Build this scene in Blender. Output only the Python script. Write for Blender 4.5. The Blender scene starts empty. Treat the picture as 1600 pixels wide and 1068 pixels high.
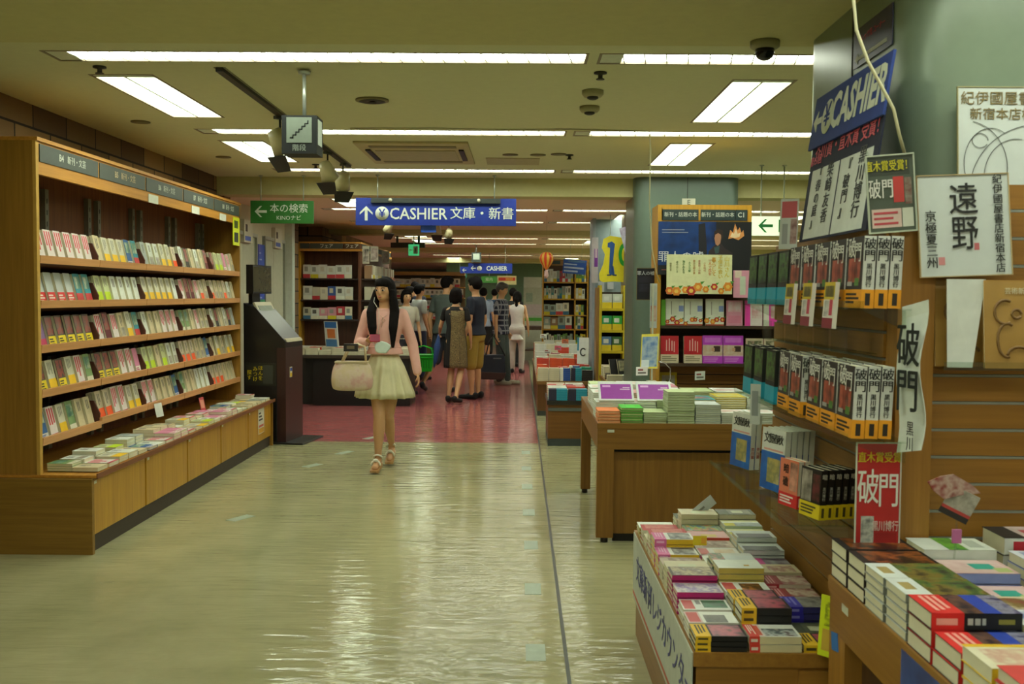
import bpy, math, random
from mathutils import Vector, Matrix
R = math.radians
random.seed(7)
SC = bpy.context.scene
COL = SC.collection
# ---------------------------------------------------------------- camera, world, exposure
EYE = 1.46
cd = bpy.data.cameras.new('camera'); cam = bpy.data.objects.new('camera', cd); COL.objects.link(cam)
cd.sensor_width = 36; cd.lens = 35.1; cd.clip_start = .05
cam.matrix_world = (Matrix.Translation((0, 0, EYE)) @ Matrix.Rotation(R(.44), 4, 'Z') @ Matrix.Rotation(R(90 - 2.716), 4, 'X')
                    @ Matrix.Rotation(R(.42), 4, 'Z'))
cd.dof.use_dof = True; cd.dof.focus_distance = 8.5; cd.dof.aperture_fstop = 8
SC.camera = cam
w = bpy.data.worlds.new('world'); SC.world = w; w.use_nodes = True
w.node_tree.nodes['Background'].inputs[0].default_value = (.80, .82, .60, 1)
w.node_tree.nodes['Background'].inputs[1].default_value = .13
SC.view_settings.view_transform = 'Standard'; SC.view_settings.look = 'None'
SC.view_settings.gamma = 1; SC.view_settings.exposure = .06; SC.view_settings.use_curve_mapping = False
SC.cycles.use_denoising = True
SC.cycles.max_bounces = 8; SC.cycles.diffuse_bounces = 5; SC.cycles.glossy_bounces = 3
SC.cycles.sample_clamp_indirect = 6
LAMP = 12.5                        # radiance of the fluorescent diffusers
LAMP_RGB = (.94, 1.0, .86)
# ---------------------------------------------------------------- helpers
def lin(c):
    return c / 12.92 if c <= .04045 else ((c + .055) / 1.055) ** 2.4
def rgb(h):
    return tuple(lin(int(h[i:i + 2], 16) / 255) for i in (1, 3, 5))
_m = {}
def nodes(name):
    m = bpy.data.materials.new(name); m.use_nodes = True
    nt = m.node_tree; b = nt.nodes['Principled BSDF']
    return m, nt, b
def noise_mix(nt, b, c1, c2, scale=(1, 1, 1), k=5, detail=4, lo=.35, hi=.65, rough=.6):
    tc = nt.nodes.new('ShaderNodeTexCoord'); mp = nt.nodes.new('ShaderNodeMapping'); mp.inputs['Scale'].default_value = scale
    nz = nt.nodes.new('ShaderNodeTexNoise'); nz.inputs['Scale'].default_value = k; nz.inputs['Detail'].default_value = detail
    nz.inputs['Roughness'].default_value = rough
    cr = nt.nodes.new('ShaderNodeValToRGB'); cr.color_ramp.elements[0].position = lo; cr.color_ramp.elements[1].position = hi
    cr.color_ramp.elements[0].color = (*c1, 1); cr.color_ramp.elements[1].color = (*c2, 1)
    nt.links.new(tc.outputs['Object'], mp.inputs[0]); nt.links.new(mp.outputs[0], nz.inputs['Vector'])
    nt.links.new(nz.outputs[0], cr.inputs[0]); nt.links.new(cr.outputs[0], b.inputs['Base Color'])
    return cr, nz, mp
def C(h, rough=.55, metal=0.0, var=.06):
    """a plainly coloured surface with a faint mottle"""
    key = (h, rough, metal)
    if key in _m: return _m[key]
    m, nt, b = nodes('paint_' + h[1:]); c = rgb(h)
    noise_mix(nt, b, tuple(x * (1 - var) for x in c), tuple(min(1, x * (1 + var)) for x in c), k=18, detail=2, lo=.3, hi=.7)
    b.inputs['Roughness'].default_value = rough; b.inputs['Metallic'].default_value = metal
    _m[key] = m; return m
def WOOD(h1, h2, axis='Z', rough=.45, k=1.0):
    key = ('wood', h1, h2, axis, rough)
    if key in _m: return _m[key]
    m, nt, b = nodes('wood_' + h1[1:] + axis)
    s = {'X': (1.2, 30, 30), 'Y': (30, 1.2, 30), 'Z': (30, 30, 1.2)}[axis]
    noise_mix(nt, b, rgb(h1), rgb(h2), scale=s, k=1.6 * k, detail=5, lo=.3, hi=.7)
    b.inputs['Roughness'].default_value = rough
    _m[key] = m; return m
def ART(*hs, k=9, rough=.35, seed=0, stretch=(1, 1, 1)):
    """printed picture: several inks in soft patches"""
    key = ('art', hs, k, seed, stretch)
    if key in _m: return _m[key]
    m, nt, b = nodes('print_' + hs[0][1:])
    cr, nz, mp = noise_mix(nt, b, rgb(hs[0]), rgb(hs[-1]), k=k, detail=3, lo=.36, hi=.64, scale=stretch)
    mp.inputs['Location'].default_value = (seed * 3.1, seed * 1.7, seed)
    for i, h in enumerate(hs[1:-1]):
        e = cr.color_ramp.elements.new(.36 + .28 * (i + 1) / (len(hs) - 1)); e.color = (*rgb(h), 1)
    b.inputs['Roughness'].default_value = rough
    _m[key] = m; return m
def EMIT(name, c, s):
    if name in _m: return _m[name]
    m, nt, b = nodes(name); b.inputs['Base Color'].default_value = (*c, 1)
    b.inputs['Emission Color'].default_value = (*c, 1); b.inputs['Emission Strength'].default_value = s
    _m[name] = m; return m
def CLEAR():
    if 'clear' in _m: return _m['clear']
    m, nt, b = nodes('clear_acrylic'); out = nt.nodes['Material Output']
    tr = nt.nodes.new('ShaderNodeBsdfTransparent'); gl = nt.nodes.new('ShaderNodeBsdfGlossy'); mx = nt.nodes.new('ShaderNodeMixShader')
    gl.inputs['Roughness'].default_value = .08; tr.inputs[0].default_value = (.88, .92, .88, 1)
    mx.inputs[0].default_value = .07
    nt.links.new(tr.outputs[0], mx.inputs[1]); nt.links.new(gl.outputs[0], mx.inputs[2])
    nt.links.new(mx.outputs[0], out.inputs[0]); _m['clear'] = m; return m
def resolve(m):
    return C(m) if isinstance(m, str) else m
class MB:
    """collects shapes for ONE mesh"""
    def __init__(s): s.v = []; s.f = []; s.mi = []; s.ms = []; s.M = Matrix.Identity(4); s.sm = []
    def at(s, loc=(0, 0, 0), rz=0, rx=0, ry=0):
        s.M = Matrix.Translation(loc) @ Matrix.Rotation(rz, 4, 'Z') @ Matrix.Rotation(ry, 4, 'Y') @ Matrix.Rotation(rx, 4, 'X'); return s
    def add(s, vs, fs, m, smooth=False):
        m = resolve(m)
        if m not in s.ms: s.ms.append(m)
        k = s.ms.index(m); n = len(s.v)
        s.v += [tuple(s.M @ Vector(p)) for p in vs]
        for f in fs: s.f.append([i + n for i in f]); s.mi.append(k); s.sm.append(smooth)
        return s
    def box(s, x0, y0, z0, x1, y1, z1, m):
        vs = [(x0, y0, z0), (x1, y0, z0), (x1, y1, z0), (x0, y1, z0), (x0, y0, z1), (x1, y0, z1), (x1, y1, z1), (x0, y1, z1)]
        return s.add(vs, [(0, 3, 2, 1), (4, 5, 6, 7), (0, 1, 5, 4), (1, 2, 6, 5), (2, 3, 7, 6), (3, 0, 4, 7)], m)
    def rbox(s, x0, y0, z0, x1, y1, z1, r, m):
        """box with bevelled edges along z and a chamfer on top and bottom"""
        pts = []
        for cx, cy, a0 in ((x1 - r, y1 - r, 0), (x0 + r, y1 - r, 90), (x0 + r, y0 + r, 180), (x1 - r, y0 + r, 270)):
            for k in range(5): a = R(a0 + 22.5 * k); pts.append((math.cos(a), math.sin(a), cx, cy))
        rings = []
        for z, f in ((z0, .5), (z0 + r * .5, 1), (z1 - r * .5, 1), (z1, .5)):
            rings.append([(cx + c * r * f, cy + q * r * f, z) for c, q, cx, cy in pts])
        return s.loft(rings, m, smooth=False)
    def loft(s, rings, m, smooth=True, cap=True, closed=True):
        n = len(rings[0]); vs = [p for r in rings for p in r]; fs = []
        for i in range(len(rings) - 1):
            for j in range(n if closed else n - 1):
                a = i * n + j; b = i * n + (j + 1) % n
                fs.append((a, b, b + n, a + n))
        if cap and closed: fs += [tuple(reversed(range(n))), tuple(range((len(rings) - 1) * n, len(rings) * n))]
        return s.add(vs, fs, m, smooth)
    def quad(s, p, m): return s.add(p, [tuple(range(len(p)))], m)
    def prism(s, pts, a, b, m, axis='Y'):
        """polygon pts extruded from a to b along axis"""
        f = {'Y': lambda p, t: (p[0], t, p[1]), 'Z': lambda p, t: (p[0], p[1], t), 'X': lambda p, t: (t, p[0], p[1])}[axis]
        n = len(pts); vs = [f(p, a) for p in pts] + [f(p, b) for p in pts]
        fs = [tuple(range(n)), tuple(reversed(range(n, 2 * n)))] + [(i, i + n, (i + 1) % n + n, (i + 1) % n) for i in range(n)]
        return s.add(vs, fs, m)
    def cyl(s, p0, p1, r0, m, r1=None, n=14, smooth=True):
        r1 = r0 if r1 is None else r1; p0 = Vector(p0); p1 = Vector(p1); d = (p1 - p0).normalized()
        u = d.orthogonal().normalized(); q = d.cross(u)
        rg = lambda c, r: [tuple(c + (u * math.cos(2 * math.pi * k / n) + q * math.sin(2 * math.pi * k / n)) * r) for k in range(n)]
        return s.loft([rg(p0, r0), rg(p1, r1)], m, smooth)
    def tube(s, pts, r, m, n=6):
        pts = [Vector(p) for p in pts]; rings = []
        up = Vector((.13, .29, .95)).normalized()
        for i, p in enumerate(pts):
            d = (pts[min(i + 1, len(pts) - 1)] - pts[max(i - 1, 0)]).normalized()
            u = d.cross(up).normalized() if abs(d.dot(up)) < .98 else d.cross(Vector((1, 0, 0))).normalized(); q = d.cross(u)
            rr = r[i] if isinstance(r, (list, tuple)) else r
            rings.append([tuple(p + (u * math.cos(2 * math.pi * k / n) + q * math.sin(2 * math.pi * k / n)) * rr) for k in range(n)])
        return s.loft(rings, m, True)
    def lathe(s, prof, m, c=(0, 0, 0), n=20, smooth=True, fold=0, nf=0, sx=1, sy=1):
        rings = []
        for r, z in prof:
            ring = []
            for k in range(n):
                a = 2 * math.pi * k / n; q = 1 + (fold * (r - prof[-1][0]) / max(prof[0][0] - prof[-1][0], 1e-6) * math.sin(nf * a) if fold else 0)
                ring.append((c[0] + r * q * math.cos(a) * sx, c[1] + r * q * math.sin(a) * sy, c[2] + z))
            rings.append(ring)
        return s.loft(rings, m, smooth)
    def ell(s, c, r, m, nu=14, nv=9, rot=None):
        rings = []; r = (r, r, r) if not isinstance(r, (tuple, list)) else r
        for i in range(nv):
            t = math.pi * (i + .35) / (nv - .3); ring = []
            for k in range(nu):
                a = 2 * math.pi * k / nu
                v = Vector((r[0] * math.sin(t) * math.cos(a), r[1] * math.sin(t) * math.sin(a), -r[2] * math.cos(t)))
                if rot: v = rot @ v
                ring.append(tuple(Vector(c) + v))
            rings.append(ring)
        return s.loft(rings, m, True)
    def data(s, name):
        me = bpy.data.meshes.new(name); me.from_pydata(s.v, [], s.f)
        for m in s.ms: me.materials.append(m)
        me.polygons.foreach_set('material_index', s.mi); me.polygons.foreach_set('use_smooth', s.sm); me.update()
        return me
    def build(s, name, parent=None, bevel=0, fix=True):
        me = s.data(name)
        if fix:
            import bmesh
            bm = bmesh.new(); bm.from_mesh(me); bmesh.ops.recalc_face_normals(bm, faces=bm.faces); bm.to_mesh(me); bm.free()
        o = bpy.data.objects.new(name, me); COL.objects.link(o); o.parent = parent
        if bevel:
            b = o.modifiers.new('bevel', 'BEVEL'); b.width = bevel; b.segments = 2; b.limit_method = 'ANGLE'
        return o
def tag(o, label, cat, group=None):
    o['label'] = label; o['category'] = cat
    if group: o['group'] = group
    return o
def stru(o): o['kind'] = 'structure'; return o
def E(name, loc=(0, 0, 0), rz=0, mat=None):
    o = bpy.data.objects.new(name, None); o.empty_display_size = .05; COL.objects.link(o)
    if mat is not None: o.matrix_world = mat
    else: o.location = loc; o.rotation_euler = (0, 0, rz)
    return o
_tx = {}
def text_data(s, size, m, vert=False, bold=0.0, align='CENTER', extrude=.0004):
    """lettering as a mesh in its own XZ plane, facing -Y, centred on the origin"""
    m = resolve(m); key = (s, round(size, 4), m.name, vert, bold, align)
    if key in _tx: return _tx[key]
    t = bpy.data.curves.new('lettering', 'FONT'); t.body = '\n'.join(s) if vert else s; t.size = size
    t.resolution_u = 2; t.offset = bold * size if s.isascii() else 0; t.align_x = align; t.align_y = 'CENTER'; t.extrude = extrude
    if vert: t.space_line = .98
    o = bpy.data.objects.new('lettering', t); COL.objects.link(o)
    me = bpy.data.meshes.new_from_object(o.evaluated_get(bpy.context.evaluated_depsgraph_get()))
    if bold and not s.isascii():          # heavier kanji: the strokes doubled sideways
        import bmesh
        bm = bmesh.new(); bm.from_mesh(me); me.transform(Matrix.Translation((bold * size * 1.1, bold * size * .35, .0001))); bm.from_mesh(me)
        bmesh.ops.translate(bm, verts=bm.verts, vec=(-bold * size * .55, 0, 0)); bm.to_mesh(me); bm.free()
    bpy.data.objects.remove(o); me.materials.clear(); me.materials.append(m)
    me.transform(Matrix.Rotation(R(90), 4, 'X')); me.name = 'lettering'; _tx[key] = me; return me
def text(s, size, m, parent, loc, rz=0, **k):
    name = k.pop('name', 'lettering'); sx = k.pop('sx', 1)
    o = bpy.data.objects.new(name, text_data(s, size, m, **k)); COL.objects.link(o); o.parent = parent
    o.location = loc; o.rotation_euler = (0, 0, rz); o.scale = (sx, 1, 1); return o
def basis(origin, x, z):
    """4x4 matrix: local x runs along x, local z along z, local y = z cross x"""
    x = Vector(x).normalized(); z = Vector(z); z = (z - x * z.dot(x)).normalized(); y = z.cross(x)
    return Matrix(((x.x, y.x, z.x, origin[0]), (x.y, y.y, z.y, origin[1]), (x.z, y.z, z.z, origin[2]), (0, 0, 0, 1)))
# ---------------------------------------------------------------- setting: floor, ceiling, walls, columns, lights
H1, H2 = 2.62, 2.447            # ceiling heights: shop front and the shop beyond the first beam
WL = -3.05
def floor_mat(name, c1, c2, rough=.085):
    m, nt, b = nodes(name)
    noise_mix(nt, b, rgb(c1), rgb(c2), k=2.2, detail=6, lo=.3, hi=.75)
    b.inputs['Roughness'].default_value = rough; b.inputs['IOR'].default_value = 1.5
    tc = nt.nodes.new('ShaderNodeTexCoord'); mp = nt.nodes.new('ShaderNodeMapping'); mp.inputs['Scale'].default_value = (1.1, 5.5, 1)
    nz = nt.nodes.new('ShaderNodeTexNoise'); nz.inputs['Scale'].default_value = 3.0; nz.inputs['Detail'].default_value = 3; nz.inputs['Distortion'].default_value = .4
    bp = nt.nodes.new('ShaderNodeBump'); bp.inputs['Strength'].default_value = .42; bp.inputs['Distance'].default_value = .012
    nt.links.new(tc.outputs['Object'], mp.inputs[0]); nt.links.new(mp.outputs[0], nz.inputs['Vector'])
    nt.links.new(nz.outputs[0], bp.inputs['Height']); nt.links.new(bp.outputs[0], b.inputs['Normal'])
    return m
FL = floor_mat('cream_floor', '#96946c', '#aeaa80'); PK = floor_mat('rose_floor', '#a05656', '#b56a68')
stru(MB().box(-9, -5, -.1, 9, 9.78, 0, FL).box(.2, 9.78, -.1, 12, 40, 0, FL).build('floor'))
stru(MB().box(-9, 9.78, -.1, .2, 40, 0, PK).build('floor_rose'))
stru(MB().box(.19, -5, 0, .205, 38, .003, C('#4c5148', .3, .6)).build('trim_1'))
PATCH = C('#9fae96', .3)
for k, (x, y, a) in enumerate([(.075, 2278 / 567, 0), (.075, 4.9, 0), (.075, 5.77, 0), (.07, 6.65, 0), (.065, 7.55, 0), (.065, 8.35, 0), (.065, 9.2, 0),
                               (-1.8, 6.4, -.5), (-1.75, 8.4, -.5), (-1.6, 9.1, -.5), (-1.5, 10.05, -.5), (-1.45, 10.9, -.5)]):
    o = MB().at((x, y, 0), rz=a).box(-.04, -.095, 0, .04, .095, .0015, PATCH).build('floor_tape')
    lab = ['closest to the viewer', 'second', 'third', 'fourth', 'fifth', 'sixth', 'seventh and farthest']
    if k < 7: tag(o, f'pale tape square along the metal floor strip, {lab[k]} in its row', 'tape mark', 'tape squares along the metal strip')
    else:
        d = ['on cream floor beside the wall bookcase', 'on cream floor before the search terminal', 'on cream floor just before the rose floor',
             'on the rose floor near its edge', 'on the rose floor by the dark table'][k - 7]
        tag(o, 'slanted pale tape mark ' + d, 'tape mark', 'slanted tape marks on the floor')
CEIL = C('#d0d0aa', .8, var=.02); CEIL2 = C('#e4cfb2', .8, var=.02); BEAM = C('#c8c28c', .8, var=.03)  # far ceiling's pinkish tint holds the light bounced off the rose floor
# fixtures: (x0, x1, y0, y1, z)
def slab(name, x0, x1, y0, y1, z, m, holes):
    xs = sorted({x0, x1} | {v for h in holes for v in h[:2] if x0 < v < x1}); ys = sorted({y0, y1} | {v for h in holes for v in h[2:4] if y0 < v < y1})
    b = MB()
    for i in range(len(xs) - 1):
        for j in range(len(ys) - 1):
            cx = (xs[i] + xs[i + 1]) / 2; cy = (ys[j] + ys[j + 1]) / 2
            if any(h[0] < cx < h[1] and h[2] < cy < h[3] for h in holes): continue
            b.box(xs[i], ys[j], z, xs[i + 1], ys[j + 1], z + .1, m)
    return stru(b.build(name, fix=False))
STRIPS = []
for y in (-3.2, -1.2, .8, 2.35, 4.86, 7.14, 9.36):  # last low row under the front beam is added unseen to brighten near displays
    STRIPS += [(-2.33, .325, y, y + .22, H1 if y > 3 else 2.44), (.375, 3.03, y, y + .22, H1 if y > 3 else 2.44)]
for y in (11.66, 13.6, 17.6, 19.5, 22.6, 25.2, 28.6, 31.4):  # extra rows among the farthest ones are added to brighten the far end
    STRIPS += [(-2.33, .325, y, y + .22, H2), (.375, 3.03, y, y + .22, H2)] + ([(3.08, 5.7, y, y + .22, H2)] if y < 30 else [])
PANELS = [(-2.32, -1.97, 5.38, 6.68, H1), (-2.32, -1.97, 7.66, 8.92, H1), (1.13, 1.48, 5.42, 6.76, H1), (1.13, 1.48, 7.66, 9.0, H1)]
for y in (10.45, 12.3, 16.4, 18.2, 23, 27): PANELS += [(-2.0, -1.6, y, y + 1.0, H2), (1.2, 1.6, y, y + 1.0, H2), (3.2, 3.6, y, y + 1., H2)]
slab('ceiling', -9, 9, 3.98, 10.05, H1, CEIL, [h for h in STRIPS + PANELS if h[4] == H1])
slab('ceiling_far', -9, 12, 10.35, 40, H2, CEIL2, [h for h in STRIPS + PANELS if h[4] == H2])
slab('beam_front', -9, 9, -5, 3.98, 2.44, BEAM, [h for h in STRIPS if h[4] == 2.44])
stru(MB().box(-9, 3.97, 2.441, 9, 3.98, 2.8, BEAM).build('beam_front_face'))
stru(MB().box(-9, 10.05, H2 - .005, 9, 10.36, 2.8, BEAM).build('beam_middle'))
for k, y in enumerate((15.4, 21.2, 27.4)):
    stru(MB().box(-9, y, H2 - (.07, .10, .12)[k], 12, y + .5, H2 + .02, BEAM).build('beam_far'))
stru(MB().box(-9, 40, 0, 12, 40.2, 3, C('#5f6a58')).build('wall_back'))
EM = EMIT('fluorescent_diffuser', LAMP_RGB, LAMP); WHT = C('#cfd6c4', .5); FRM = C('#8c7f68', .6)
nth = ['first', 'second', 'third', 'fourth', 'fifth', 'sixth', 'seventh', 'eighth', 'ninth', 'tenth', 'eleventh', 'twelfth', 'thirteenth', 'fourteenth', 'fifteenth', 'sixteenth', 'seventeenth', 'eighteenth']
def lamp(x0, x1, y0, y1, z, panel, label):
    root = E('ceiling_light', (x0, y0, z)); W = x1 - x0; D = y1 - y0
    tag(root, label, 'ceiling light', 'square troffers' if panel else 'long strip lights')
    f = MB(); t = .014
    f.box(0, 0, -.002, W, t, .05, FRM).box(0, D - t, -.002, W, D, .05, FRM).box(0, t, -.002, t, D - t, .05, FRM).box(W - t, t, -.002, W, D - t, .05, FRM)
    f.box(0, 0, .05, W, D, .055, FRM).build('frame', root)
    MB().box(t, t, .012, W - t, D - t, .03, EM).build('diffuser', root)
    l = MB()
    if panel:
        n = 34
        for k in range(1, n): l.box(t, D * k / n - .001, 0, W - t, D * k / n + .001, .010, WHT)
        l.box(W / 2 - .006, t, -.001, W / 2 + .006, D - t, .010, WHT)
        l.box(t, t, .002, W - t, .075, .011, WHT)
    else:
        n = int(W / .105)
        for k in range(1, n): l.add([(W * k / n, t, .001), (W * k / n + .03, D - t, .001), (W * k / n + .036, D - t, .001), (W * k / n + .006, t, .001),
                                     (W * k / n, t, .011), (W * k / n + .03, D - t, .011), (W * k / n + .036, D - t, .011), (W * k / n + .006, t, .011)],
                                    [(0, 3, 2, 1), (4, 5, 6, 7), (0, 1, 5, 4), (1, 2, 6, 5), (2, 3, 7, 6), (3, 0, 4, 7)], WHT)
        l.box(t, t, .002, .12, D - t, .011, WHT)
    l.build('louver', root)
for k, h in enumerate(STRIPS):
    side = 'bookcase side' if h[1] < 1 else ('column side' if h[0] < 1 else 'far aisle side')
    row = sorted({q[2] for q in STRIPS}).index(h[2])
    lamp(*h, False, f'long louvered fluorescent strip light in the {nth[row]} row of the ceiling, {side}')
for k, h in enumerate(PANELS):
    side = 'bookcase side' if h[1] < 1 else ('column side' if h[0] < 2 else 'far aisle side')
    row = sorted({round(q[2]) for q in PANELS}).index(round(h[2]))
    lamp(*h, True, f'short wide louvered ceiling light between the strips, {nth[row]} one along the {side}')
# brick wall
def brick_mat():
    m, nt, b = nodes('brown_block_wall')
    tc = nt.nodes.new('ShaderNodeTexCoord'); sp = nt.nodes.new('ShaderNodeSeparateXYZ'); cb = nt.nodes.new('ShaderNodeCombineXYZ'); ad = nt.nodes.new('ShaderNodeMath')
    ad.operation = 'ADD'
    br = nt.nodes.new('ShaderNodeTexBrick'); br.inputs['Scale'].default_value = 1
    br.inputs['Brick Width'].default_value = .46; br.inputs['Row Height'].default_value = .165; br.inputs['Mortar Size'].default_value = .008
    br.inputs['Color1'].default_value = (*rgb('#8a6c40'), 1); br.inputs['Color2'].default_value = (*rgb('#453122'), 1); br.inputs['Mortar'].default_value = (*rgb('#1c130d'), 1)
    br.inputs['Bias'].default_value = -.1
    nz = nt.nodes.new('ShaderNodeTexNoise'); nz.inputs['Scale'].default_value = 30; bp = nt.nodes.new('ShaderNodeBump'); bp.inputs['Strength'].default_value = .3
    nt.links.new(tc.outputs['Object'], sp.inputs[0]); nt.links.new(sp.outputs[0], ad.inputs[0]); nt.links.new(sp.outputs[1], ad.inputs[1])
    nt.links.new(ad.outputs[0], cb.inputs[0]); nt.links.new(sp.outputs[2], cb.inputs[1]); nt.links.new(cb.outputs[0], br.inputs['Vector'])
    nt.links.new(br.outputs[0], b.inputs['Base Color']); nt.links.new(nz.outputs[0], bp.inputs['Height']); nt.links.new(bp.outputs[0], b.inputs['Normal'])
    b.inputs['Roughness'].default_value = .85; return m
BRK = brick_mat()
stru(MB().box(WL - .3, -5, 0, WL, 10.2, 3, BRK).build('wall_left'))
stru(MB().box(WL - .3, 10.2, 0, WL + .03, 10.42, 3, BRK).build('wall_left_pier'))
PALE = C('#b9b79c', .6, var=.03)
stru(MB().box(WL - .35, 10.42, 0, WL - .05, 13.15, 3, PALE).box(WL - .051, 10.42, 0, WL - .045, 13.15, .85, C('#7d6f56')).build('wall_lift_lobby'))
stru(MB().box(WL - .3, 13.15, 0, WL + .05, 13.3, 3, C('#bcc8bb', .4)).build('column_white'))
stru(MB().box(WL - .3, 13.3, 0, WL + .01, 13.7, 3, BRK).box(WL - .6, 13.7, 0, WL - .3, 14.9, 3, BRK).box(WL - .3, 14.9, 0, -2.95, 20, 3, BRK).build('wall_left_far'))
stru(MB().box(-9, 24.5, 0, -3.2, 24.8, 3, C('#8a7f66')).build('wall_far_left'))
# lift doors with pale panels and steel surrounds
for k, y in enumerate((10.62, 12.0)):
    r = E('door_%d' % (k + 1), (WL - .05, y, 0)); r['kind'] = 'structure'
    MB().box(0, 0, 0, .04, .03, 2.1, C('#9aa096', .3, .6)).box(0, 1.0, 0, .04, 1.03, 2.1, C('#9aa096', .3, .6)).box(0, 0, 2.1, .04, 1.03, 2.14, C('#9aa096', .3, .6)).build('door_frame', r)
    MB().box(-.01, .03, 0, .01, .513, 2.1, C('#a9ab92', .4)).box(-.01, .517, 0, .01, 1.0, 2.1, C('#a9ab92', .4)).build('door_panel', r)
# square column with rounded edges, right, and the wide one behind the shelf
GREEN = C('#7b8b74', .3, .1, var=.03)
def column(x0, x1, y0, y1, r, z1, name, seam=None, paint=None):
    pts = []
    for cx, cy, a0 in ((x1 - r, y1 - r, 0), (x0 + r, y1 - r, 90), (x0 + r, y0 + r, 180), (x1 - r, y0 + r, 270)):
        for k in range(13): a = R(a0 + 7.5 * k); pts.append((cx + r * math.cos(a), cy + r * math.sin(a)))
    b = MB().loft([[(x, y, z) for x, y in pts] for z in (0, z1)], paint or GREEN, smooth=True)
    for s_ in seam or []: b.box(*s_, C('#20261f'))
    o = stru(b.build(name)); m = o.modifiers.new('edge', 'EDGE_SPLIT'); return o
column(1.118, 2.6, 2.86, 4.03, .17, 2.62, 'column_front', [(1.115, 3.42, 0, 1.119, 3.428, 2.62)])
column(1.12, 2.15, 9.85, 10.8, .12, 2.62, 'column_middle', [(1.63, 9.847, 0, 1.636, 9.85, 2.62)], C('#5c6c5e', .35, .1, var=.03))
stru(MB().box(1.27, 12.0, 0, 1.40, 12.6, 2.6, C('#7c7260')).build('column_slim'))
stru(MB().box(.93, 12.9, 0, .97, 13.4, 2.6, C('#8d97a0')).box(.97, 13.1, 0, 2.4, 13.2, 2.5, C('#7f8c90')).build('wall_blue_grey'))
stru(MB().box(-2.1, 28.5, 0, .75, 28.7, 2.5, C('#5f7d62')).build('wall_green_far'))
# ---------------------------------------------------------------- books
PAGE = C('#dedab8', .8, var=.04); PAGEG = C('#d8dcc6', .8, var=.04)
INK = '#23241f'
def bars(seed_, u0, v0, u1, v1, col, n=4, vert=True):
    """lines of illegible print"""
    r = random.Random(str(seed_)); out = []
    for k in range(n):
        if vert: a = u0 + (u1 - u0) * (k + .2) / n; out.append((a, v1 - (v1 - v0) * r.uniform(.55, 1), a + (u1 - u0) * .55 / n, v1, col))
        else: a = v0 + (v1 - v0) * (k + .2) / n; out.append((u0, a, u0 + (u1 - u0) * r.uniform(.55, 1), a + (v1 - v0) * .55 / n, col))
    return out
# a design: base colour, spine colour, printed patches on the front, paper band (height share, colour, ink), words on the front, words on the spine
def D(base, spine=None, rects=(), band=None, words=(), spine_words=(), pages=None):
    return dict(base=base, spine=spine or base, rects=list(rects), band=band, words=list(words), spine_words=list(spine_words), pages=pages or PAGE)
_bk = {}
def wrap(b, w, h, t, m_front, m_spine, v0=0, v1=1, o=0.0):
    """front, spine and back of a jacket or band as a closed C-shaped sleeve"""
    z0 = h * v0; z1 = h * v1; e = .0012
    b.box(0 - o * 0, -o, z0, w, e - o + (0 if o == 0 else 0), z1, m_front)
    b.box(w - e + o, -o, z0, w + o, t + o, z1, m_spine)
    b.box(0, t - e + o, z0, w, t + o, z1, m_spine)
def book_parts(key, d, w, h, t, single=False, legible=True):
    kk = (key, w, h, t, single)
    if kk in _bk: return _bk[kk]
    cov = MB(); wrap(cov, w, h, t, d['base'], d['spine'])
    for k, (u0, v0, u1, v1, c) in enumerate(d['rects']):
        y = -.0003 - .0001 * k
        cov.quad([(u0 * w, y, v0 * h), (u1 * w, y, v0 * h), (u1 * w, y, v1 * h), (u0 * w, y, v1 * h)], c)
    pg = cov if single else MB()
    pg.box(.0025, .0011, .0025, w - .0011, t - .0011, h - .0025, d['pages'])
    bd = None
    if d['band']:
        bh, bc, bi = d['band'][:3]; bd = cov if single else MB()
        wrap(bd, w, h, t, bc, bc, 0.001, bh, .0006)
        if bi:
            for u0, v0, u1, v1, c in bars(key, .08, bh * .2, .92, bh * .85, bi, 3, False): bd.quad([(u0 * w, -.0012, v0 * h), (u1 * w, -.0012, v0 * h), (u1 * w, -.0012, v1 * h), (u0 * w, -.0012, v1 * h)], bi)
            bd.quad([(w + .0011, t * .3, bh * .15 * h), (w + .0011, t * .7, bh * .15 * h), (w + .0011, t * .7, bh * .8 * h), (w + .0011, t * .3, bh * .8 * h)], bi)
    for (a, b_, c, e, col) in d['spine_words']:      # spine patches: t-range, v-range
        cov.quad([(w + .0004, a * t, b_ * h), (w + .0004, c * t, b_ * h), (w + .0004, c * t, e * h), (w + .0004, a * t, e * h)], col)
    parts = [('cover' if not single else 'book', cov.data('cover'))]
    if not single:
        parts.append(('pages', pg.data('pages')))
        if bd: parts.append(('paper_band', bd.data('paper_band')))
    _bk[kk] = parts; return parts
def put_book(key, d, w, h, t, mat, label, group, name='hardcover_book', cat='book', single=False):
    parts = book_parts(key, d, w, h, t, single)
    if single:
        o = bpy.data.objects.new(name, parts[0][1]); COL.objects.link(o); o.matrix_world = mat; tag(o, label, cat, group); return o
    r = E(name, mat=mat); tag(r, label, cat, group)
    for n, me in parts:
        o = bpy.data.objects.new(n, me); COL.objects.link(o); o.parent = r
    for (s, u, v, size, c, vert) in d['words']:
        text(s, size * h, c, r, (u * w, -.0016, v * h), vert=vert, bold=.012, name='title')
    for (s, v, size, c) in d.get('spine_text', ()):
        o = text(s, size * h, c, r, (w + .0016, t / 2, v * h), rz=R(90), vert=True, bold=.015, name='spine_title')
    return r
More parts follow.
